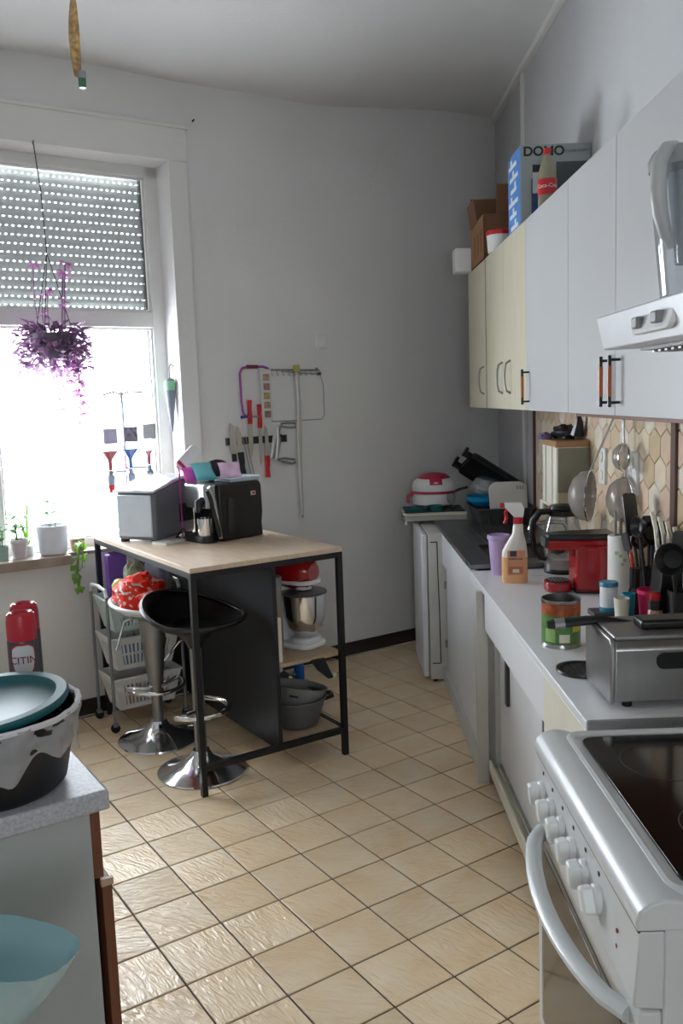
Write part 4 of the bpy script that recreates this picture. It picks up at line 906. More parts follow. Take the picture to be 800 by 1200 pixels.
P(t, 'shell', MB().lathe([(0, 0), (.07, 0), (.085, .01), (.122, .13), (.127, .145), (.120, .145), (.08, .014), (0, .008)], 40), GB2)
for k in range(4): P(t, 'hole', MB().cyl((0, 0, 0), .005, -.001, .002, 10), BLACKP).matrix_local = Rzm(-1.9 + k * .085) @ Tr(.1155, 0, .108) @ Ry(PI / 2 + .3)
o = t; o.rotation_euler = (math.radians(-8), math.radians(10), 0)

# ================================================================== STOOLS
def stool(label, u, v, seat, rz):
    t = T('bar_stool', label, 'stool', UV(u, v, 0), rz)
    P(t, 'base', MB().lathe([(0, .0), (.19, .0), (.197, .004), (.195, .010), (.15, .024), (.09, .046), (.05, .075), (.036, .10), (0, .10)], 48), CHROME)
    P(t, 'column', MB().tube([(0, 0, .09), (0, 0, .56)], .026, 20), STEELD)
    return t
def footring(t, z, dirv, mat=CHROME):
    pts = []
    for k in range(15):
        a = math.radians(-100 + 200 * k / 14); pts.append((.03 + .15 * math.cos(a) - .05, .135 * math.sin(a), z))
    pts = [(.0, -.05, z)] + pts + [(0, .05, z)]
    m = Rzm(dirv); P(t, 'foot_ring', MB().tube([tuple(m @ Vector(q)) for q in pts], .011, 10, closed=True), mat)
def shell_seat(w, d, back, z0):
    """bucket seat, back raised on +y"""
    def f(a, b):
        th = 2 * PI * a; r = b; x = w * r * math.cos(th); y = d * r * math.sin(th)
        e = max(0, r - .55) / .45; bk = max(0, math.sin(th) * .75 + .25)
        z = z0 + e ** 1.6 * (.035 + back * bk ** 1.3)
        return (x, y, z)
    return MB().grid(f, 48, 12)
t = stool('bar stool with black bucket seat standing by the front table leg', 1.445, 3.42, 'b', RZ + math.radians(25))
o = P(t, 'seat', shell_seat(.212, .215, .09, .655), BLACKP, solid=.016)
P(t, 'seat_underframe', MB().lathe([(.03, .56), (.05, .60), (.11, .648), (0, .65)], 28), BLACKP)
P(t, 'seat_rim', MB().tube([(.214 * math.cos(a), .217 * math.sin(a), .655 + .035 + .09 * max(0, math.sin(a) * .75 + .25) ** 1.3) for a in [2 * PI * k / 48 for k in range(48)]], .011, 8, closed=True), BLACKP)
P(t, 'lever', MB().tube([tuple(Rzm(-RZ - math.radians(25)) @ Vector(q)) for q in ((-.03, -.03, .615), (-.06, -.06, .60), (-.115, -.10, .535))], .006, 8), CHROME)
footring(t, .285, math.radians(-72))
t = stool('bar stool with white seat and grey cone beneath it beside the basket trolley', 1.43, 3.885, 'w', RZ + math.radians(35))
P(t, 'cone_cover', MB().lathe([(.034, .28), (.05, .42), (.062, .56), (.064, .60), (0, .60)], 28), STEELD)
P(t, 'seat', shell_seat(.19, .195, .03, .64), WPL, solid=.016)
P(t, 'seat_underframe', MB().lathe([(.03, .58), (.11, .632), (0, .635)], 28), GREYP)
P(t, 'lever', MB().tube([tuple(Rzm(-RZ - math.radians(35)) @ Vector(q)) for q in ((-.05, -.02, .62), (-.12, -.05, .60), (-.16, -.07, .47))], .006, 8), CHROME)
footring(t, .27, math.radians(-120))

# ================================================================== TROLLEY
cu0, cu1, cv0, cv1 = 1.285, 1.66, 4.095, 4.345
t = T('basket_trolley', 'three-tier trolley with grey tubes and pale lattice baskets', 'trolley', rz=RZ)
pole = MB()
for a in (cu0, cu1):
    for b in (cv0, cv1):
        P(t, 'pole', MB().tube([(a, b, .045), (a, b, .685)], .008, 10), GREYM)
        cs = P(t, 'castor', MB().lathe([(.022, -.009), (.022, .009)], 18, mat=Tr(a, b, .024) @ Rx(PI / 2)), RUBBER)
        P(cs, 'castor_fork', MB().bx(a - .012, a + .012, b - .013, b + .013, .034, .050), GREYP)
for a in (cu0, cu1): P(t, 'push_bar', MB().tube([(a, cv0, .68), (a, cv0 + .02, .715), (a, (cv0 + cv1) / 2, .722), (a, cv1 - .02, .715), (a, cv1, .68)], .009, 10), WPL)
BSK = M('basket_plastic', (206, 222, 214), .45, var=.03); BSK2 = M('basket_plastic_white', (222, 222, 218), .45, var=.03)
def basket(z0, h, mat):
    a0, a1, b0, b1 = cu0 + .012, cu1 - .012, cv0 + .006, cv1 - .006; ins = .035
    bk = MB().bx(a0 + ins, a1 - ins, b0 + ins, b1 - ins, z0, z0 + .006)
    bo = P(t, 'basket', bk, mat, .001)
    rim = MB()
    def side(p0, p1, q0, q1, n, solid_ends):
        p0, p1, q0, q1 = map(Vector, (p0, p1, q0, q1)); nrm = (p1 - p0).cross(q0 - p0).normalized() * .0025
        def quad(a, b, c, d): return [tuple(v_ + s_ * nrm) for s_ in (-1, 1) for v_ in (a, b, c, d)]
        def slab(s0, s1, t0, t1):
            L = lambda s_, t_: (p0.lerp(p1, s_)).lerp(q0.lerp(q1, s_), t_)
            rim.add(quad(L(s0, t0), L(s1, t0), L(s1, t1), L(s0, t1)), [(0, 3, 2, 1), (4, 5, 6, 7), (0, 1, 5, 4), (1, 2, 6, 5), (2, 3, 7, 6), (3, 0, 4, 7)])
        slab(0, 1, 0, .14); slab(0, 1, .78, 1.0)
        e = solid_ends; slab(0, e, .14, .78); slab(1 - e, 1, .14, .78); slab(e, 1 - e, .44, .50)
        for k in range(n):
            s_ = e + (1 - 2 * e) * (k + .5) / n; ww = (1 - 2 * e) / n * .26; slab(s_ - ww, s_ + ww, .14, .78)
    i0, i1, j0, j1 = a0 + ins, a1 - ins, b0 + ins, b1 - ins
    side((i0, j0, z0), (i1, j0, z0), (a0, b0, z0 + h), (a1, b0, z0 + h), 12, .12); side((i0, j1, z0), (i1, j1, z0), (a0, b1, z0 + h), (a1, b1, z0 + h), 12, .12)
    side((i0, j0, z0), (i0, j1, z0), (a0, b0, z0 + h), (a0, b1, z0 + h), 7, .2); side((i1, j0, z0), (i1, j1, z0), (a1, b0, z0 + h), (a1, b1, z0 + h), 7, .2)
    P(bo, 'lattice', rim, mat)
    P(bo, 'rim', MB().bx(a0 - .006, a1 + .006, b0 - .006, b0 + .004, z0 + h - .012, z0 + h).bx(a0 - .006, a1 + .006, b1 - .004, b1 + .006, z0 + h - .012, z0 + h).bx(a0 - .006, a0 + .004, b0, b1, z0 + h - .012, z0 + h).bx(a1 - .004, a1 + .006, b0, b1, z0 + h - .012, z0 + h), mat, .002)
basket(.095, .17, BSK2); basket(.30, .17, BSK2); basket(.495, .165, BSK)
def packet(name, label, cat, u, v, z, r, mat, seed, amp=.3, rz=0.0):
    o = mk(name, (MB().blob((0, 0, r[2] * .945), r, seed, amp, 2.5, 20, 12, -r[2] * .95), mat), loc=UV(u, v, z), rz=RZ + rz); return tag(o, label, cat)
packet('cloth', 'light blue cloth in the middle trolley basket', 'cloth', 1.42, 4.19, .307, (.07, .05, .075), M('cloth_blue', (110, 160, 205), .85), 21)
packet('cloth', 'dark red cloth in the middle trolley basket', 'cloth', 1.56, 4.20, .307, (.05, .06, .08), M('cloth_darkred', (130, 26, 40), .85), 22)
packet('packet', 'orange packet lying in the lowest trolley basket', 'packet', 1.41, 4.19, .102, (.074, .048, .05), M('packet_orange', (216, 150, 90), .5), 23)
packet('packet', 'crimson packet in the lowest trolley basket', 'packet', 1.548, 4.20, .102, (.048, .046, .055), REDC, 24)
packet('cloth', 'blue and white striped cloth in the top trolley basket', 'cloth', 1.402, 4.178, .502, (.042, .038, .085), M('cloth_palemix', (150, 178, 205), .85, var=.5, scale=40), 25)
packet('plastic_bag', 'crumpled lilac white bag spilling from the top trolley basket', 'bag', 1.522, 4.195, .502, (.07, .058, .09), M('bag_lilac', (206, 200, 220), .4), 26)
# bags on the white stool and behind
RWM = bpy.data.materials.new('red_white_bag'); RWM.use_nodes = True
nt = RWM.node_tree; b_ = nt.nodes['Principled BSDF']; tcn = nt.nodes.new('ShaderNodeTexCoord'); wv = nt.nodes.new('ShaderNodeTexNoise'); wv.inputs['Scale'].default_value = 16; wv.inputs['Distortion'].default_value = 1.5; wv.inputs['Detail'].default_value = 1
rp_ = nt.nodes.new('ShaderNodeValToRGB'); rp_.color_ramp.interpolation = 'CONSTANT'; rp_.color_ramp.elements[0].color = lin((236, 48, 24)); rp_.color_ramp.elements[1].color = lin((240, 226, 222)); rp_.color_ramp.elements[1].position = .56
nt.links.new(tcn.outputs['Object'], wv.inputs['Vector']); nt.links.new(wv.outputs['Fac'], rp_.inputs[0]); nt.links.new(rp_.outputs[0], b_.inputs['Base Color']); b_.inputs['Roughness'].default_value = .35
packet('snack_bag', 'bright red and white crumpled bag lying on the white stool seat', 'bag', 1.385, 3.90, .648, (.125, .10, .085), RWM, 31, .35)
packet('snack_bag', 'plain orange-red crumpled bag in front on the white stool seat', 'bag', 1.40, 3.745, .662, (.075, .05, .05), M('orange_red_film', (228, 54, 30), .3), 32, .3)
t = T('carton', 'purple carton standing on end behind the snack bags', 'box', UV(1.395, 4.255, .5005), RZ + .1); P(t, 'box', MB().bx(-.05, .05, -.022, .022, 0, .365), PURPLE, .003); P(t, 'flap', MB().box((0, -.030, .372), (.09, .045, .002), Rx(.4)), PURPLE)
packet('packet', 'brown paper packet next to the purple carton', 'packet', 1.53, 4.265, .632, (.045, .04, .12), M('paper_brown', (110, 76, 70), .7), 33)
packet('packet', 'green and pink packet above the top trolley basket', 'packet', 1.445, 4.135, .645, (.055, .042, .105), M('packet_mixed', (160, 176, 150), .5, var=.6, scale=25), 34)
packet('plastic_bag', 'clear blue-white bag bunched beside the snack bags', 'bag', 1.545, 4.130, .645, (.044, .045, .12), M('bag_bluewhite', (178, 196, 222), .3), 35)
packet('plastic_bag', 'grey bag bunched under the table beside the divider', 'bag', 1.617, 4.165, .645, (.036, .045, .12), M('bag_grey', (128, 128, 124), .4), 36)
packet('pear', 'yellow-green pear lying at the edge of the snack bags', 'fruit', 1.33, 4.03, .706, (.035, .035, .04), M('pear_green', (190, 196, 90), .4), 37, .08)

# ================================================================== ON THE BAR TABLE
im = UV(1.545, 4.05, TBZ)
t = T('ice_maker', 'grey countertop ice maker with pale sloping lid on the bar table', 'appliance', im, RZ + math.radians(31.6))
IMG = M('ice_maker_grey', (104, 108, 114), .35); IML = M('ice_maker_light', (196, 202, 208), .25)
P(t, 'housing', MB().ext([(-.16, .012), (.165, .012), (.165, .285), (.10, .283), (.0, .268), (-.14, .243), (-.16, .235)], 'y', -.115, .115), IMG, .018, seg=3)
P(t, 'lid', MB().loft([[(-.168, y, .238), (-.10, y, .252), (0, y, .274), (.10, y, .290), (.172, y, .292), (.172, y, .300), (.10, y, .303), (0, y, .290), (-.10, y, .266), (-.168, y, .25)] for y in (-.12, .12)]), IML, .004)
P(t, 'front_panel', MB().bx(-.166, -.158, -.10, .10, .03, .23), IML, .004)
for k in range(12):
    P(t, 'vent_slot', MB().bx(.035 + .0095 * k, .039 + .0095 * k, -.1185, -.113, .075, .165), BLACKP)
P(t, 'foot', MB().bx(-.15, -.11, -.105, -.08, 0, .014), RUBBER); P(t, 'foot', MB().bx(.12, .15, -.105, -.08, 0, .014), RUBBER); P(t, 'foot', MB().bx(-.15, -.11, .08, .105, 0, .014), RUBBER); P(t, 'foot', MB().bx(.12, .15, .08, .105, 0, .014), RUBBER)
bk = UV(1.52, 3.845, TBZ)
t = T('booklet', 'grey notebook lying flat in front of the ice maker', 'booklet', bk, RZ + math.radians(25)); P(t, 'pages', MB().bx(-.062, .062, -.045, .045, .002, .012), CREAM); P(t, 'cover', MB().bx(-.064, .064, -.047, .047, .012, .014).bx(-.064, .064, -.047, .047, 0, .002), M('cover_grey', (186, 186, 184), .5))
cc = []
for k in range(26):
    a = k / 25; cc.append(tuple(UV(1.60 + .02 * math.sin(a * 9), 3.86 + .10 * a, TBZ + .0045 + .05 * max(0, math.sin(a * 6.3)) ** 2) - UV(1.60, 3.86, TBZ)))
tag(mk('power_cord', (MB().tube(cc, .0045, 6), BLACKP), loc=UV(1.60, 3.86, TBZ)), 'black power cord looped between the ice maker and the coffee machine', 'cord')
# coffee machine (black)
cm = UV(1.79, 3.80, TBZ)
t = T('coffee_machine', 'black fully cased coffee machine with silver brew front on the bar table', 'coffee machine', cm, RZ + math.radians(10))
CBK = M('coffee_black', (16, 16, 17), .28, var=.1)
P(t, 'housing', MB().ext([(-.10, 0.004), (.155, .004), (.15, .07), (.157, .12), (.154, .25), (.145, .272), (-.10, .272)], 'y', -.11, .11), CBK, .012, seg=3)
P(t, 'side_vents', MB().bx(-.052, -.020, -.1125, -.108, .05, .20), M('vent_dark', (40, 40, 42), .6))
bd = P(t, 'badge', MB().bx(.085, .113, -.1125, -.109, .205, .225), M('badge_silver', (190, 186, 184), .3)); P(bd, 'badge_emblem', MB().bx(.092, .108, -.1135, -.112, .210, .221), REDH)
fr_ = P(t, 'brew_front', MB().prism([(p[0] - .125, p[1]) for p in rrect(.07, .20, .03, 5)], .16, .275), M('brew_silver', (176, 178, 182), .2, metal=.8), .01, seg=3)
P(fr_, 'side_arch', MB().tube([(-.102, -.112, .02), (-.115, -.113, .10), (-.13, -.113, .20), (-.145, -.113, .25), (-.155, -.112, .265)], .010, 8), M('brew_silver', (176, 178, 182), .2, metal=.8))
P(fr_, 'brew_spout', MB().tube([(-.15, -.06, .20), (-.18, -.06, .19), (-.185, -.06, .15)], [.022, .022, .016], 12), BLACKP)
P(t, 'drip_tray', MB().prism([(p[0] - .135, p[1]) for p in rrect(.08, .19, .03, 5)], 0, .035), BLACKP, .004)
P(t, 'cup_stand', MB().lathe([(0, .035), (.04, .035), (.043, .115), (.039, .115), (.037, .04), (0, .04)], 24, (-.135, -.04, 0)), CHROME)
P(t, 'side_lever', MB().tube([(-.155, -.10, .245), (-.15, -.118, .20), (-.125, -.119, .10), (-.112, -.118, .03)], .009, 8), BLACKP)
TP = TBZ + .272
def onmach(du, dv, dz=0): return cm + (UV(du, dv, 0)) + Vector((0, 0, .272 + dz))
t = T('plastic_tray', 'clear flat plastic tray on top of the black coffee machine', 'tray', onmach(.075, -.01), RZ + math.radians(10)); P(t, 'tray', MB().bx(-.085, .085, -.07, .07, 0, .018), M('frosted', (196, 206, 216), .25), .006); P(t, 'rim', MB().tube([(a, b, .018) for a, b in rrect(.18, .15, .02, 3)], .004, 6, closed=True), M('frosted', (196, 206, 216), .25))
def pouch(label, u, v, z, w_, h_, t_, mat, rz, tilt):
    def side(sg): return lambda a, b: ((a - .5) * w_ * (1 - .1 * math.sin(PI * b)), sg * t_ * (max(0, math.sin(PI * a)) * max(0, math.sin(PI * min(1, b * 1.08)))) ** .5 * (1 - .35 * b) + .004 * noise.noise(Vector((a * 7, b * 7, w_ * 99))), b * h_)
    o = mk('coffee_bag', (MB().grid(side(1), 14, 14).grid(side(-1), 14, 14), mat), loc=UV(u, v, z)); o.rotation_euler = (tilt, 0, RZ + rz); return tag(o, label, 'packet')
pouch('aqua foil bag leaning on the coffee machine top', 1.715, 3.80, TP + .012, .115, .10, .028, AQUA, .15, -.6)
pouch('white and pink foil bag on the coffee machine top', 1.825, 3.765, TP + .021, .11, .085, .024, M('pinkwhite', (232, 196, 226), .35, var=.25, scale=20), -.2, -.6)
pouch('hot pink foil packet at the brew front edge', 1.656, 3.855, TP + .004, .075, .075, .022, HOTP, .3, -.3)
t = T('flyswatter', 'magenta stem with white tilted paddle standing behind the coffee machine', 'flyswatter', UV(1.63, 3.93, TBZ), RZ)
P(t, 'stem', MB().tube([(.0, 0, 0), (.0, 0, .33), (-.012, 0, .355)], .004, 8), M('magenta', (170, 40, 130), .4))
pdm = Tr(.0, 0, .345) @ Ry(math.radians(48)); pv = MB().ext([(p[0], p[1] + .065) for p in rrect(.062, .14, .02, 4)], 'y', -.004, .004)
P(t, 'paddle', MB().add(pv.v, pv.f, pdm), WPL, .002); pv = MB().ext([(p[0], p[1] + .018) for p in rrect(.055, .016, .004, 2)], 'y', -.0052, .0052); P(t, 'paddle_band', MB().add(pv.v, pv.f, pdm), REDC)
t = T('machine_cover', 'black rounded cover propped behind the foil bags', 'cover', onmach(.02, .10), RZ); P(t, 'cover', MB().blob((0, 0, .045), (.075, .02, .055), 3, .1, 2, 24, 14, -.045), BLACKP)
# optic stand with inverted bottles
os_ = UV(1.508, 4.315, TBZ)
t = T('bottle_stand', 'silver bottle dispenser stand behind the ice maker', 'stand', os_, RZ)
P(t, 'base', MB().lathe([(0, 0), (.07, 0), (.07, .012), (.02, .018), (0, .018)], 28), STEELD)
P(t, 'post', MB().tube([(0, .02, .01), (0, .02, .72)], .009, 10), CHROME)
P(t, 'top_arm', MB().tube([(-.10, .01, .705), (-.04, .01, .72), (0, .02, .705), (.04, .01, .72), (.11, .0, .715)], .005, 8), STEELD)
for du_, dv_, z_ in ((-.103, -.05, .33), (0, -.055, .335), (.10, -.05, .345)): P(t, 'lower_arm', MB().tube([(0, .02, z_ - .012), (du_ * .6, .012, z_ - .012), (du_, dv_ + .012, z_ - .012)], .006, 8), STEELD)
def optic(label, du, dv, z, liq, full, labm, r=.046, h=.29):
    t = T('bottle', label, 'bottle', os_ + UV(du, dv, z), RZ)
    gl = glass('bottle_glass', (236, 240, 244), .10, .05)
    P(t, 'glass', MB().lathe([(.011, .0), (.011, .045), (.014, .055), (r, .10), (r, .10 + h - .06), (r * .92, .10 + h - .05), (0, .10 + h - .05)], 28, cap=False), gl)
    pts = [(.0, .002), (.0095, .002), (.0095, .045), (.012, .055)]
    if full > 0: pts += [(r * .93 * min(1, full * 2.2) + .002, .055 + .045 * min(1, full * 2.2))]
    if full > .5: pts += [(r * .95, .10 + (h - .06) * (full - .5))]
    pts += [(0, pts[-1][1] + .001)]
    P(t, 'spirit', MB().lathe(pts, 24), liq)
    P(t, 'measure', MB().lathe([(0, -.075), (.018, -.07), (.02, -.03), (.012, -.02), (.012, 0), (0, 0)], 20), M('optic_grey', (150, 160, 176), .3))
    P(t, 'label', MB().grid(lambda a, b: ((r + .0008) * math.sin((a - .5) * 1.7), -(r + .0008) * math.cos((a - .5) * 1.7), .135 + .075 * b), 8, 1), labm)
    return t
REDL = M('spirit_red', (230, 60, 66), .2); BLUL = M('spirit_blue', (40, 130, 226), .2)
optic('upside-down bottle with red drink and mauve label on the dispenser stand', -.103, -.05, .33, REDL, .45, M('label_mauve', (212, 204, 234), .5))
optic('upside-down bottle with blue drink in the middle of the dispenser stand', .0, -.055, .335, BLUL, .50, M('label_crest', (150, 140, 160), .5, var=.5, scale=60))
optic('upside-down frosted bottle with a little red drink on the dispenser stand', .10, -.05, .345, M('spirit_pink', (236, 110, 110), .2), .2, M('label_clear', (214, 214, 218), .5), r=.046)
cup('dispenser_cup', 'small red cup under the mauve-labelled bottle', 'cup', tuple(os_ + UV(-.103, -.05, .218)), [(0, 0), (.012, 0), (.018, .04), (.016, .04), (.010, .004), (0, .004)], REDL)
# hanging folded cone on the right reveal
t = T('umbrella', 'dark folded child umbrella with green band hanging in the window reveal', 'umbrella', UV(OPU1 - .03, WV + .06, 1.75), RZ)
P(t, 'canopy', MB().lathe([(.0, -.30), (.006, -.29), (.022, -.15), (.030, -.04), (.022, -.01), (0, 0)], 16), M('dark_fabric', (116, 120, 130), .7)); P(t, 'band', MB().lathe([(.030, -.07), (.032, -.035), (.026, -.02)], 16, cap=False), M('band_green', (126, 184, 146), .5)); P(t, 'hook', MB().tube([(0, 0, -.01), (0, 0, .05), (.012, 0, .07), (.028, 0, .06)], .004, 8), GREYP)

# ================================================================== PLANTS
def leafset(n, fn, lw, ll, seed):
    r = random.Random(seed); mb = MB()
    for k in range(n):
        p, d = fn(r); d = Vector(d).normalized(); s_ = d.cross(Vector((r.uniform(-.3, .3), r.uniform(-.3, .3), 1)))
        s_ = s_.normalized() if s_.length > .01 else Vector((1, 0, 0)); L = ll * r.uniform(.7, 1.25); W = lw * r.uniform(.7, 1.2); p = Vector(p)
        nn = s_.cross(d) * (L * .12)
        mb.add([tuple(p), tuple(p + d * L * .45 + s_ * W + nn), tuple(p + d * L - nn), tuple(p + d * L * .45 - s_ * W + nn), tuple(p + d * L * .45 - nn * .3)], [(0, 1, 4), (1, 2, 4), (2, 3, 4), (3, 0, 4)])
    return mb
hu, hv = 1.19, 4.335
t = T('hanging_plant', 'purple-leaved trailing plant hanging on a cord before the window', 'plant', UV(hu, hv, 1.84), RZ)
P(t, 'pot', MB().lathe([(0, 0), (.06, 0), (.10, .05), (.115, .12), (.108, .12), (.09, .05), (0, .01)], 28), M('hanging_pot', (110, 104, 116), .5))
P(t, 'soil', MB().lathe([(0, .105), (.106, .105)], 24, cap=False), SOIL)
P(t, 'cord', MB().tube([(0, 0, .50), (.005, .04, .80), (.0, .088, 1.03)], .0025, 6), RUBBER)
P(t, 'cord_strand', MB().tube([(0, 0, .5), (.10, 0, .12)], .002, 6).tube([(0, 0, .5), (-.06, .085, .12)], .002, 6).tube([(0, 0, .5), (-.06, -.085, .12)], .002, 6), RUBBER)
P(t, 'hook', MB().tube([(0, .097, 1.02), (0, .085, 1.035), (0, .075, 1.03)], .004, 6), STEELD)
def f1(r):
    a = r.uniform(0, 2 * PI); q = r.uniform(.05, .16); z = r.uniform(-.05, .16)
    return (q * math.cos(a), q * math.sin(a) * .85, z), (math.cos(a) * .8, math.sin(a) * .8, r.uniform(-.6, .8))
lf = P(t, 'foliage', leafset(560, f1, .016, .055, 2), LEAFP); lf['kind'] = 'stuff'
stems = MB(); rs = random.Random(8); spts = []
for k in range(16):
    a = rs.uniform(-.9, 1.6); q0 = .11; x, y, z = q0 * math.cos(a), q0 * math.sin(a) * .8, .10; pts = [(x * .6, y * .6, .12), (x, y, z)]
    Lh = rs.uniform(.12, .42)
    for j in range(6): z -= Lh / 6; x += rs.uniform(-.008, .014); y += rs.uniform(-.01, .01); pts.append((x, y, z)); spts.append((x, y, z))
    stems.tube(pts, .002, 5)
for k in range(7):
    a = rs.uniform(0, 6.28); x, y = .06 * math.cos(a), .05 * math.sin(a); h = rs.uniform(.2, .36); pts = [(x, y, .11), (x * 1.2, y, .11 + h * .5), (x * 1.3 + .01, y, .11 + h)]
    stems.tube(pts, .0022, 5); spts += [pts[1], pts[2], pts[2]]
P(t, 'stem', stems, LEAFP)
def f2(r):
    p = spts[r.randrange(len(spts))]; a = r.uniform(0, 6.28); return p, (math.cos(a), math.sin(a), r.uniform(-.8, .3))
lf = P(t, 'trailing_leaves', leafset(330, f2, .012, .046, 3), LEAFQ); lf['kind'] = 'stuff'
# sill pots
def potted(label, u, v, z, prof, mat, kind, seed, soil_r, soil_z):
    t = T('potted_plant', label, 'plant', UV(u, v, z), RZ); P(t, 'pot', MB().lathe(prof, 28), mat); P(t, 'soil', MB().lathe([(0, soil_z), (soil_r, soil_z)], 20, cap=False), SOIL)
    r = random.Random(seed); sm = MB(); tips = []
    for k in range(kind['stems']):
        a = r.uniform(0, 6.28); q = soil_r * .5; h = kind['h'] * r.uniform(.6, 1.1); lean = kind['lean'] * r.uniform(.3, 1)
        p0 = (q * math.cos(a) * .5, q * math.sin(a) * .5, soil_z); p2 = (lean * math.cos(a), lean * math.sin(a), soil_z + h); pm = ((p0[0] + p2[0]) / 2, (p0[1] + p2[1]) / 2, soil_z + h * .55)
        sm.tube([p0, pm, p2], .0022, 5); tips += [pm, p2, p2]
    P(t, 'stem', sm, LEAFD)
    def fn(rr):
        p = tips[rr.randrange(len(tips))]; a = rr.uniform(0, 6.28); return p, (math.cos(a), math.sin(a), rr.uniform(-.1, .9))
    lm = leafset(kind['n'], fn, kind['w'], kind['l'], seed + 1); P(t, 'leaf_cluster', lm, kind['mat'])['kind'] = 'stuff'
    return t
PW = [(0, 0), (.058, 0), (.066, .008), (.082, .135), (.084, .15), (.079, .15), (.07, .12), (0, .115)]
potted('seedling in a large plain white pot on the window sill', 1.150, 4.475, SZ, PW, M('pot_white', (216, 220, 228), .4), dict(stems=3, h=.14, lean=.05, n=12, w=.012, l=.05, mat=LEAFD), 3, .074, .13)
potted('leafy plant in a white pot with terracotta rim on the sill', .985, 4.485, SZ, [(0, 0), (.032, 0), (.042, .075), (.046, .078), (.046, .095), (.041, .095), (.038, .08), (0, .08)], M('pot_terra_white', (206, 196, 196), .5), dict(stems=7, h=.11, lean=.04, n=40, w=.012, l=.04, mat=LEAFD), 5, .038, .085)
potted('small plant in a green glass pot at the edge of the sill', .895, 4.47, SZ, [(0, 0), (.032, 0), (.036, .07), (.033, .07), (.03, .01), (0, .006)], M('pot_green', (150, 178, 168), .2), dict(stems=6, h=.10, lean=.035, n=34, w=.013, l=.035, mat=LEAFD), 7, .032, .05)
t = T('potted_plant', 'tall thin blade plant between the pots on the sill', 'plant', UV(1.038, 4.535, SZ), RZ); P(t, 'pot', MB().lathe([(0, 0), (.025, 0), (.03, .05), (0, .05)], 20), M('pot_clear', (206, 214, 210), .3))
for k, (a, h, l_) in enumerate(((.1, .26, .02), (2.2, .16, .06), (4.0, .12, .05), (5.2, .08, .09))):
    P(t, 'blade', MB().tube([(0, 0, .05), (l_ * .4 * math.cos(a), l_ * .4 * math.sin(a), .05 + h * .6), (l_ * math.cos(a), l_ * math.sin(a), .05 + h * (1 if k < 3 else .5))], [.007, .006, .001], 6, flat=.3), GREEN)
po = UV(1.280, 4.50, SZ)
t = T('potted_plant', 'pothos in a brown pot with light green leaves trailing off the sill', 'plant', po, RZ)
P(t, 'pot', MB().lathe([(0, 0), (.03, 0), (.04, .065), (.036, .065), (0, .055)], 24), M('pot_brown', (150, 116, 104), .5))
tr_ = [[(0, -.02, .06), (-.008, -.075, .045), (-.025, -.095, -.02), (-.035, -.095, -.10), (-.03, -.095, -.17)], [(0, -.02, .06), (.012, -.075, .05), (-.002, -.093, -.01), (-.012, -.092, -.08)], [(-.005, -.02, .06), (-.012, -.08, .05), (-.038, -.097, -.06), (-.045, -.095, -.12)]]
P(t, 'stem', MB().tube(tr_[0], .003, 6).tube(tr_[1], .003, 6).tube(tr_[2], .003, 6), GREEN)
lm = leafset(1, lambda r: ((0, 0, 0), (0, 0, 1)), .028, .062, 1)
r = random.Random(12)
for sp_ in tr_:
    for q in sp_[1:]:
        for k in range(2):
            a = r.uniform(0, 6.28); P(t, 'leaf', leafset(1, lambda rr: ((0, 0, 0), (-.25 + .3 * math.cos(a), -.3 + .12 * math.sin(a), r.uniform(-.9, .1))), .020, .055, r.randrange(999)), GREEN).location = q
# ================================================================== ON THE WINDOW WALL
def wthing(name, label, cat, u, z, dv=0.0, group=None): return T(name, label, cat, UV(u, WV - dv, z), RZ, group)
t = wthing('light_switch', 'square white light switch above the hanging wire rack', 'switch', 2.78, 1.945); P(t, 'plate', MB().bx(-.042, .042, -.010, 0, -.042, .042), WPL, .004); P(t, 'rocker', MB().bx(-.030, .030, -.014, -.009, -.030, .030), WPL, .002)
t = wthing('hook_rack', 'thin wire rack outline with hooks on the window wall', 'rack', 2.60, 1.77)
P(t, 'rail', MB().tube([(-.19, -.02, .01), (.155, -.02, .005)], .005, 8), STEELD)
P(t, 'wire_loop', MB().tube([(-.10, -.012, .0), (.165, -.012, -.02), (.185, -.012, -.08), (.185, -.012, -.26), (.165, -.012, -.285), (-.17, -.012, -.285), (-.19, -.012, -.25)], .0025, 6), GREYP)
for k in range(9): P(t, 'rail_hook', MB().tube([(-.17 + k * .038, -.02, .008), (-.17 + k * .038, -.024, -.02), (-.17 + k * .038, -.034, -.025), (-.17 + k * .038, -.038, -.015)], .002, 6), STEELD)
for q in (-.185, .14): P(t, 'rail_bracket', MB().bx(q, q + .007, -.02, 0, .0, .02), STEELD)
P(t, 'end_knob', MB().lathe([(.010, 0), (.012, .015), (0, .02)], 14, (.155, -.02, -.025)), DARKG)
t = wthing('hacksaw', 'bow saw with purple bent frame hanging on the window wall', 'saw', 2.31, 1.66, .012)
PUR = M('saw_purple', (150, 70, 150), .4)
P(t, 'frame', MB().tube([(.10, -.01, .128), (.07, -.01, .138), (-.03, -.01, .138), (-.065, -.01, .130), (-.08, -.01, .10), (-.078, -.01, -.05), (-.070, -.01, -.12), (-.055, -.01, -.14)], .007, 8), PUR)
P(t, 'grip', MB().tube([(-.035, -.01, .138), (.035, -.01, .138)], .0105, 10), M('saw_grip', (112, 40, 66), .5))
P(t, 'blade', MB().box((.0, -.01, -.142), (.13, .002, .012)), STEELD); P(t, 'blade_clamp', MB().tube([(-.085, -.01, -.142), (-.045, -.01, -.138)], .009, 8), M('saw_blue', (70, 66, 150), .4))
t = wthing('photo_strip', 'narrow white card with five small pictures on the window wall', 'card', 2.392, 1.64, .022)
P(t, 'card', MB().bx(-.035, .035, -.003, 0, -.145, .145), M('card_white', (206, 206, 202), .6))
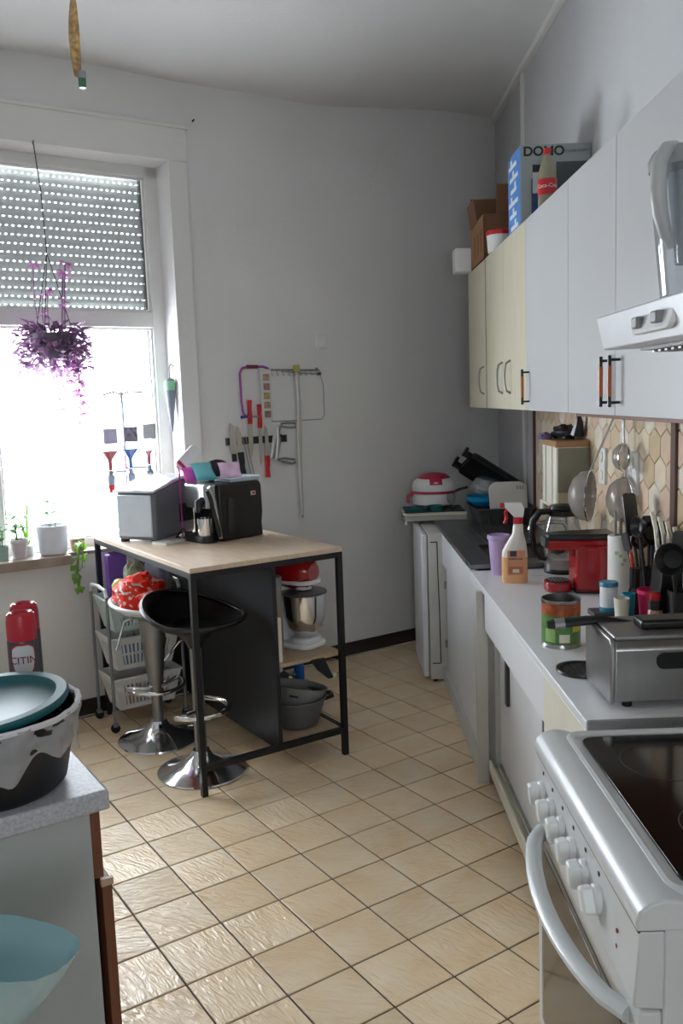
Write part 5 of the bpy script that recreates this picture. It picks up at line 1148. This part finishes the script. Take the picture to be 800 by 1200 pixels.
for k in range(5): P(t, 'picture', MB().bx(-.018, .022, -.0045, -.003, -.130 + k * .052, -.092 + k * .052), M('pic_%d' % (k % 3), ((150, 110, 110), (170, 140, 120), (160, 150, 90))[k % 3], .6, var=.5, scale=60))
# magnetic strip and knives
t = wthing('magnetic_strip', 'black magnetic knife strip on the window wall', 'knife strip', 2.325, 1.385); P(t, 'bar', MB().bx(-.19, .19, -.014, 0, -.02, .02), BLACKP, .002); [P(t, 'end_cap', MB().bx(q - .004, q + .004, -.015, 0, -.021, .021), DARKG) for q in (-.19, .19)]
BLD = M('knife_blade', (180, 180, 176), .3, metal=.7)
def knife(label, u, z, bl, bw, hl, hm, up, tilt=0.0, hw_=.012):
    t = wthing('knife', label, 'knife', u, z, .0128); s_ = 1 if up else -1; m = Matrix.Rotation(tilt, 4, 'Y')
    bld = [(-bw / 2, 0), (bw / 2, 0), (bw / 2, s_ * bl * .62), (bw * .2, s_ * bl * .9), (-bw * .35, s_ * bl), (-bw / 2, s_ * bl * .8)]
    q = MB().ext(bld, 'y', -.0035, -.001); P(t, 'blade', MB().add(q.v, q.f, m), BLD)
    q = MB().ext([(-hw_, 0), (hw_, 0), (hw_ * 1.1, -s_ * hl * .4), (hw_ * .8, -s_ * hl * .6), (hw_ * 1.3, -s_ * hl), (-hw_ * .9, -s_ * hl), (-hw_ * .8, -s_ * hl * .5)], 'y', -.012, .006); P(t, 'handle', MB().add(q.v, q.f, m), hm, .003)
knife('broad chef knife with black handle at the window end of the strip', 2.172, 1.315, .175, .042, .125, BLACKP, True)
knife('carving knife with thick dark handle second from the window', 2.215, 1.322, .15, .03, .135, M('navy_handle', (26, 28, 40), .4), True, -.07, .016)
knife('red-handled knife hanging point down, higher of the two', 2.283, 1.478, .20, .028, .135, REDH, False)
knife('red-handled knife hanging point down beside the picture card', 2.345, 1.452, .215, .022, .135, REDH, False)
knife('red-handled knife pointing up at the card end of the strip', 2.383, 1.292, .175, .022, .125, REDH, True, .02, .013)
for k in range(2):
    t = wthing('skewer', 'thin steel skewer between the carving knife and the red knife', 'skewer', 2.255 + .02 * k, 1.29, .0120, 'steel skewers on the knife strip')
    P(t, 'rod', MB().tube([(-.025, -.004, .12), (.022, -.004, -.12)], .003, 6), STEELD); P(t, 'eye', MB().tube([(.022 + .006 * math.cos(a), -.004, -.126 + .006 * math.sin(a)) for a in [2 * PI * q / 10 for q in range(10)]], .002, 6, closed=True), STEELD)
t = wthing('kitchen_shears', 'open steel shears with looped grips at the end of the knife strip', 'shears', 2.46, 1.375, .013)
P(t, 'blade', MB().tube([(-.045, -.006, -.10), (-.02, -.006, .02), (.025, -.006, .10)], [.012, .018, .008], 8, flat=.35), BLD); P(t, 'blade', MB().tube([(-.02, -.012, -.11), (.0, -.012, .0), (.0, -.012, .09)], [.008, .014, .006], 8, flat=.35), BLD)
P(t, 'grip', MB().tube([(-.02, -.01, -.11), (.03, -.01, -.105), (.10, -.01, -.118), (.105, -.01, -.135), (.08, -.01, -.14), (.02, -.01, -.125)], .007, 8, closed=True), GREYM); P(t, 'grip', MB().tube([(.02, -.01, .095), (.06, -.01, .10), (.115, -.01, .095), (.115, -.01, .07), (.06, -.01, .072), (.025, -.01, .08)], .006, 8, closed=True), GREYM)
P(t, 'pivot', MB().cyl((0, 0, 0), .006, 0, .012, 10), BLACKP).matrix_local = Tr(.01, -.008, .03) @ Rx(PI / 2)
t = wthing('measuring_tape', 'long white tape measure hanging folded from the hook rack', 'tape', 2.592, 1.80, .028)
P(t, 'tape', MB().grid(lambda a, b: (-.010 + .020 * a + .004 * math.sin(b * 9), -.002 - .004 * math.sin(b * 6), -.03 - .86 * b), 2, 30), M('tape_white', (214, 212, 206), .6), solid=.001)
P(t, 'tape', MB().grid(lambda a, b: (.006 + .016 * a + .006 * math.sin(b * 6), .006, -.03 - .84 * b), 2, 30), M('tape_white', (214, 212, 206), .6), solid=.001)
P(t, 'clip', MB().bx(-.02, .02, -.012, .004, -.035, .005), M('clip_olive', (170, 164, 90), .4), .003)
# fly strip from the ceiling
fs = Vector((-.69, 2.6, 0)); zt = ceil_z(fs.x)
t = T('fly_strip', 'amber sticky fly strip twisting down from the ceiling', 'fly strip', (fs.x, fs.y, zt))
def fly(a, b):
    an = .5 + b * 7.0; w_ = (a - .5) * .030; sw = .02 * (1 - b)
    return (w_ * math.cos(an) - sw + .012 * math.sin(b * 5), w_ * math.sin(an), -.02 - .735 * b)
P(t, 'paper', MB().grid(fly, 4, 80), M('fly_amber', (186, 150, 96), .4, var=.55, scale=70), solid=.001)
P(t, 'cap', MB().lathe([(0, -.782), (.010, -.782), (.011, -.765), (.010, -.74), (0, -.74)], 16, (0.0, 0, 0)), M('fly_cap', (60, 110, 70), .4)); P(t, 'cap_ring', MB().cyl((0, 0, 0), .0115, -.757, -.738, 16), M('fly_ring', (150, 150, 160), .4))
P(t, 'pin', MB().tube([(0, 0, 0), (-.015, 0, -.03)], .003, 6), BLACKP)
bpy.context.view_layer.update()
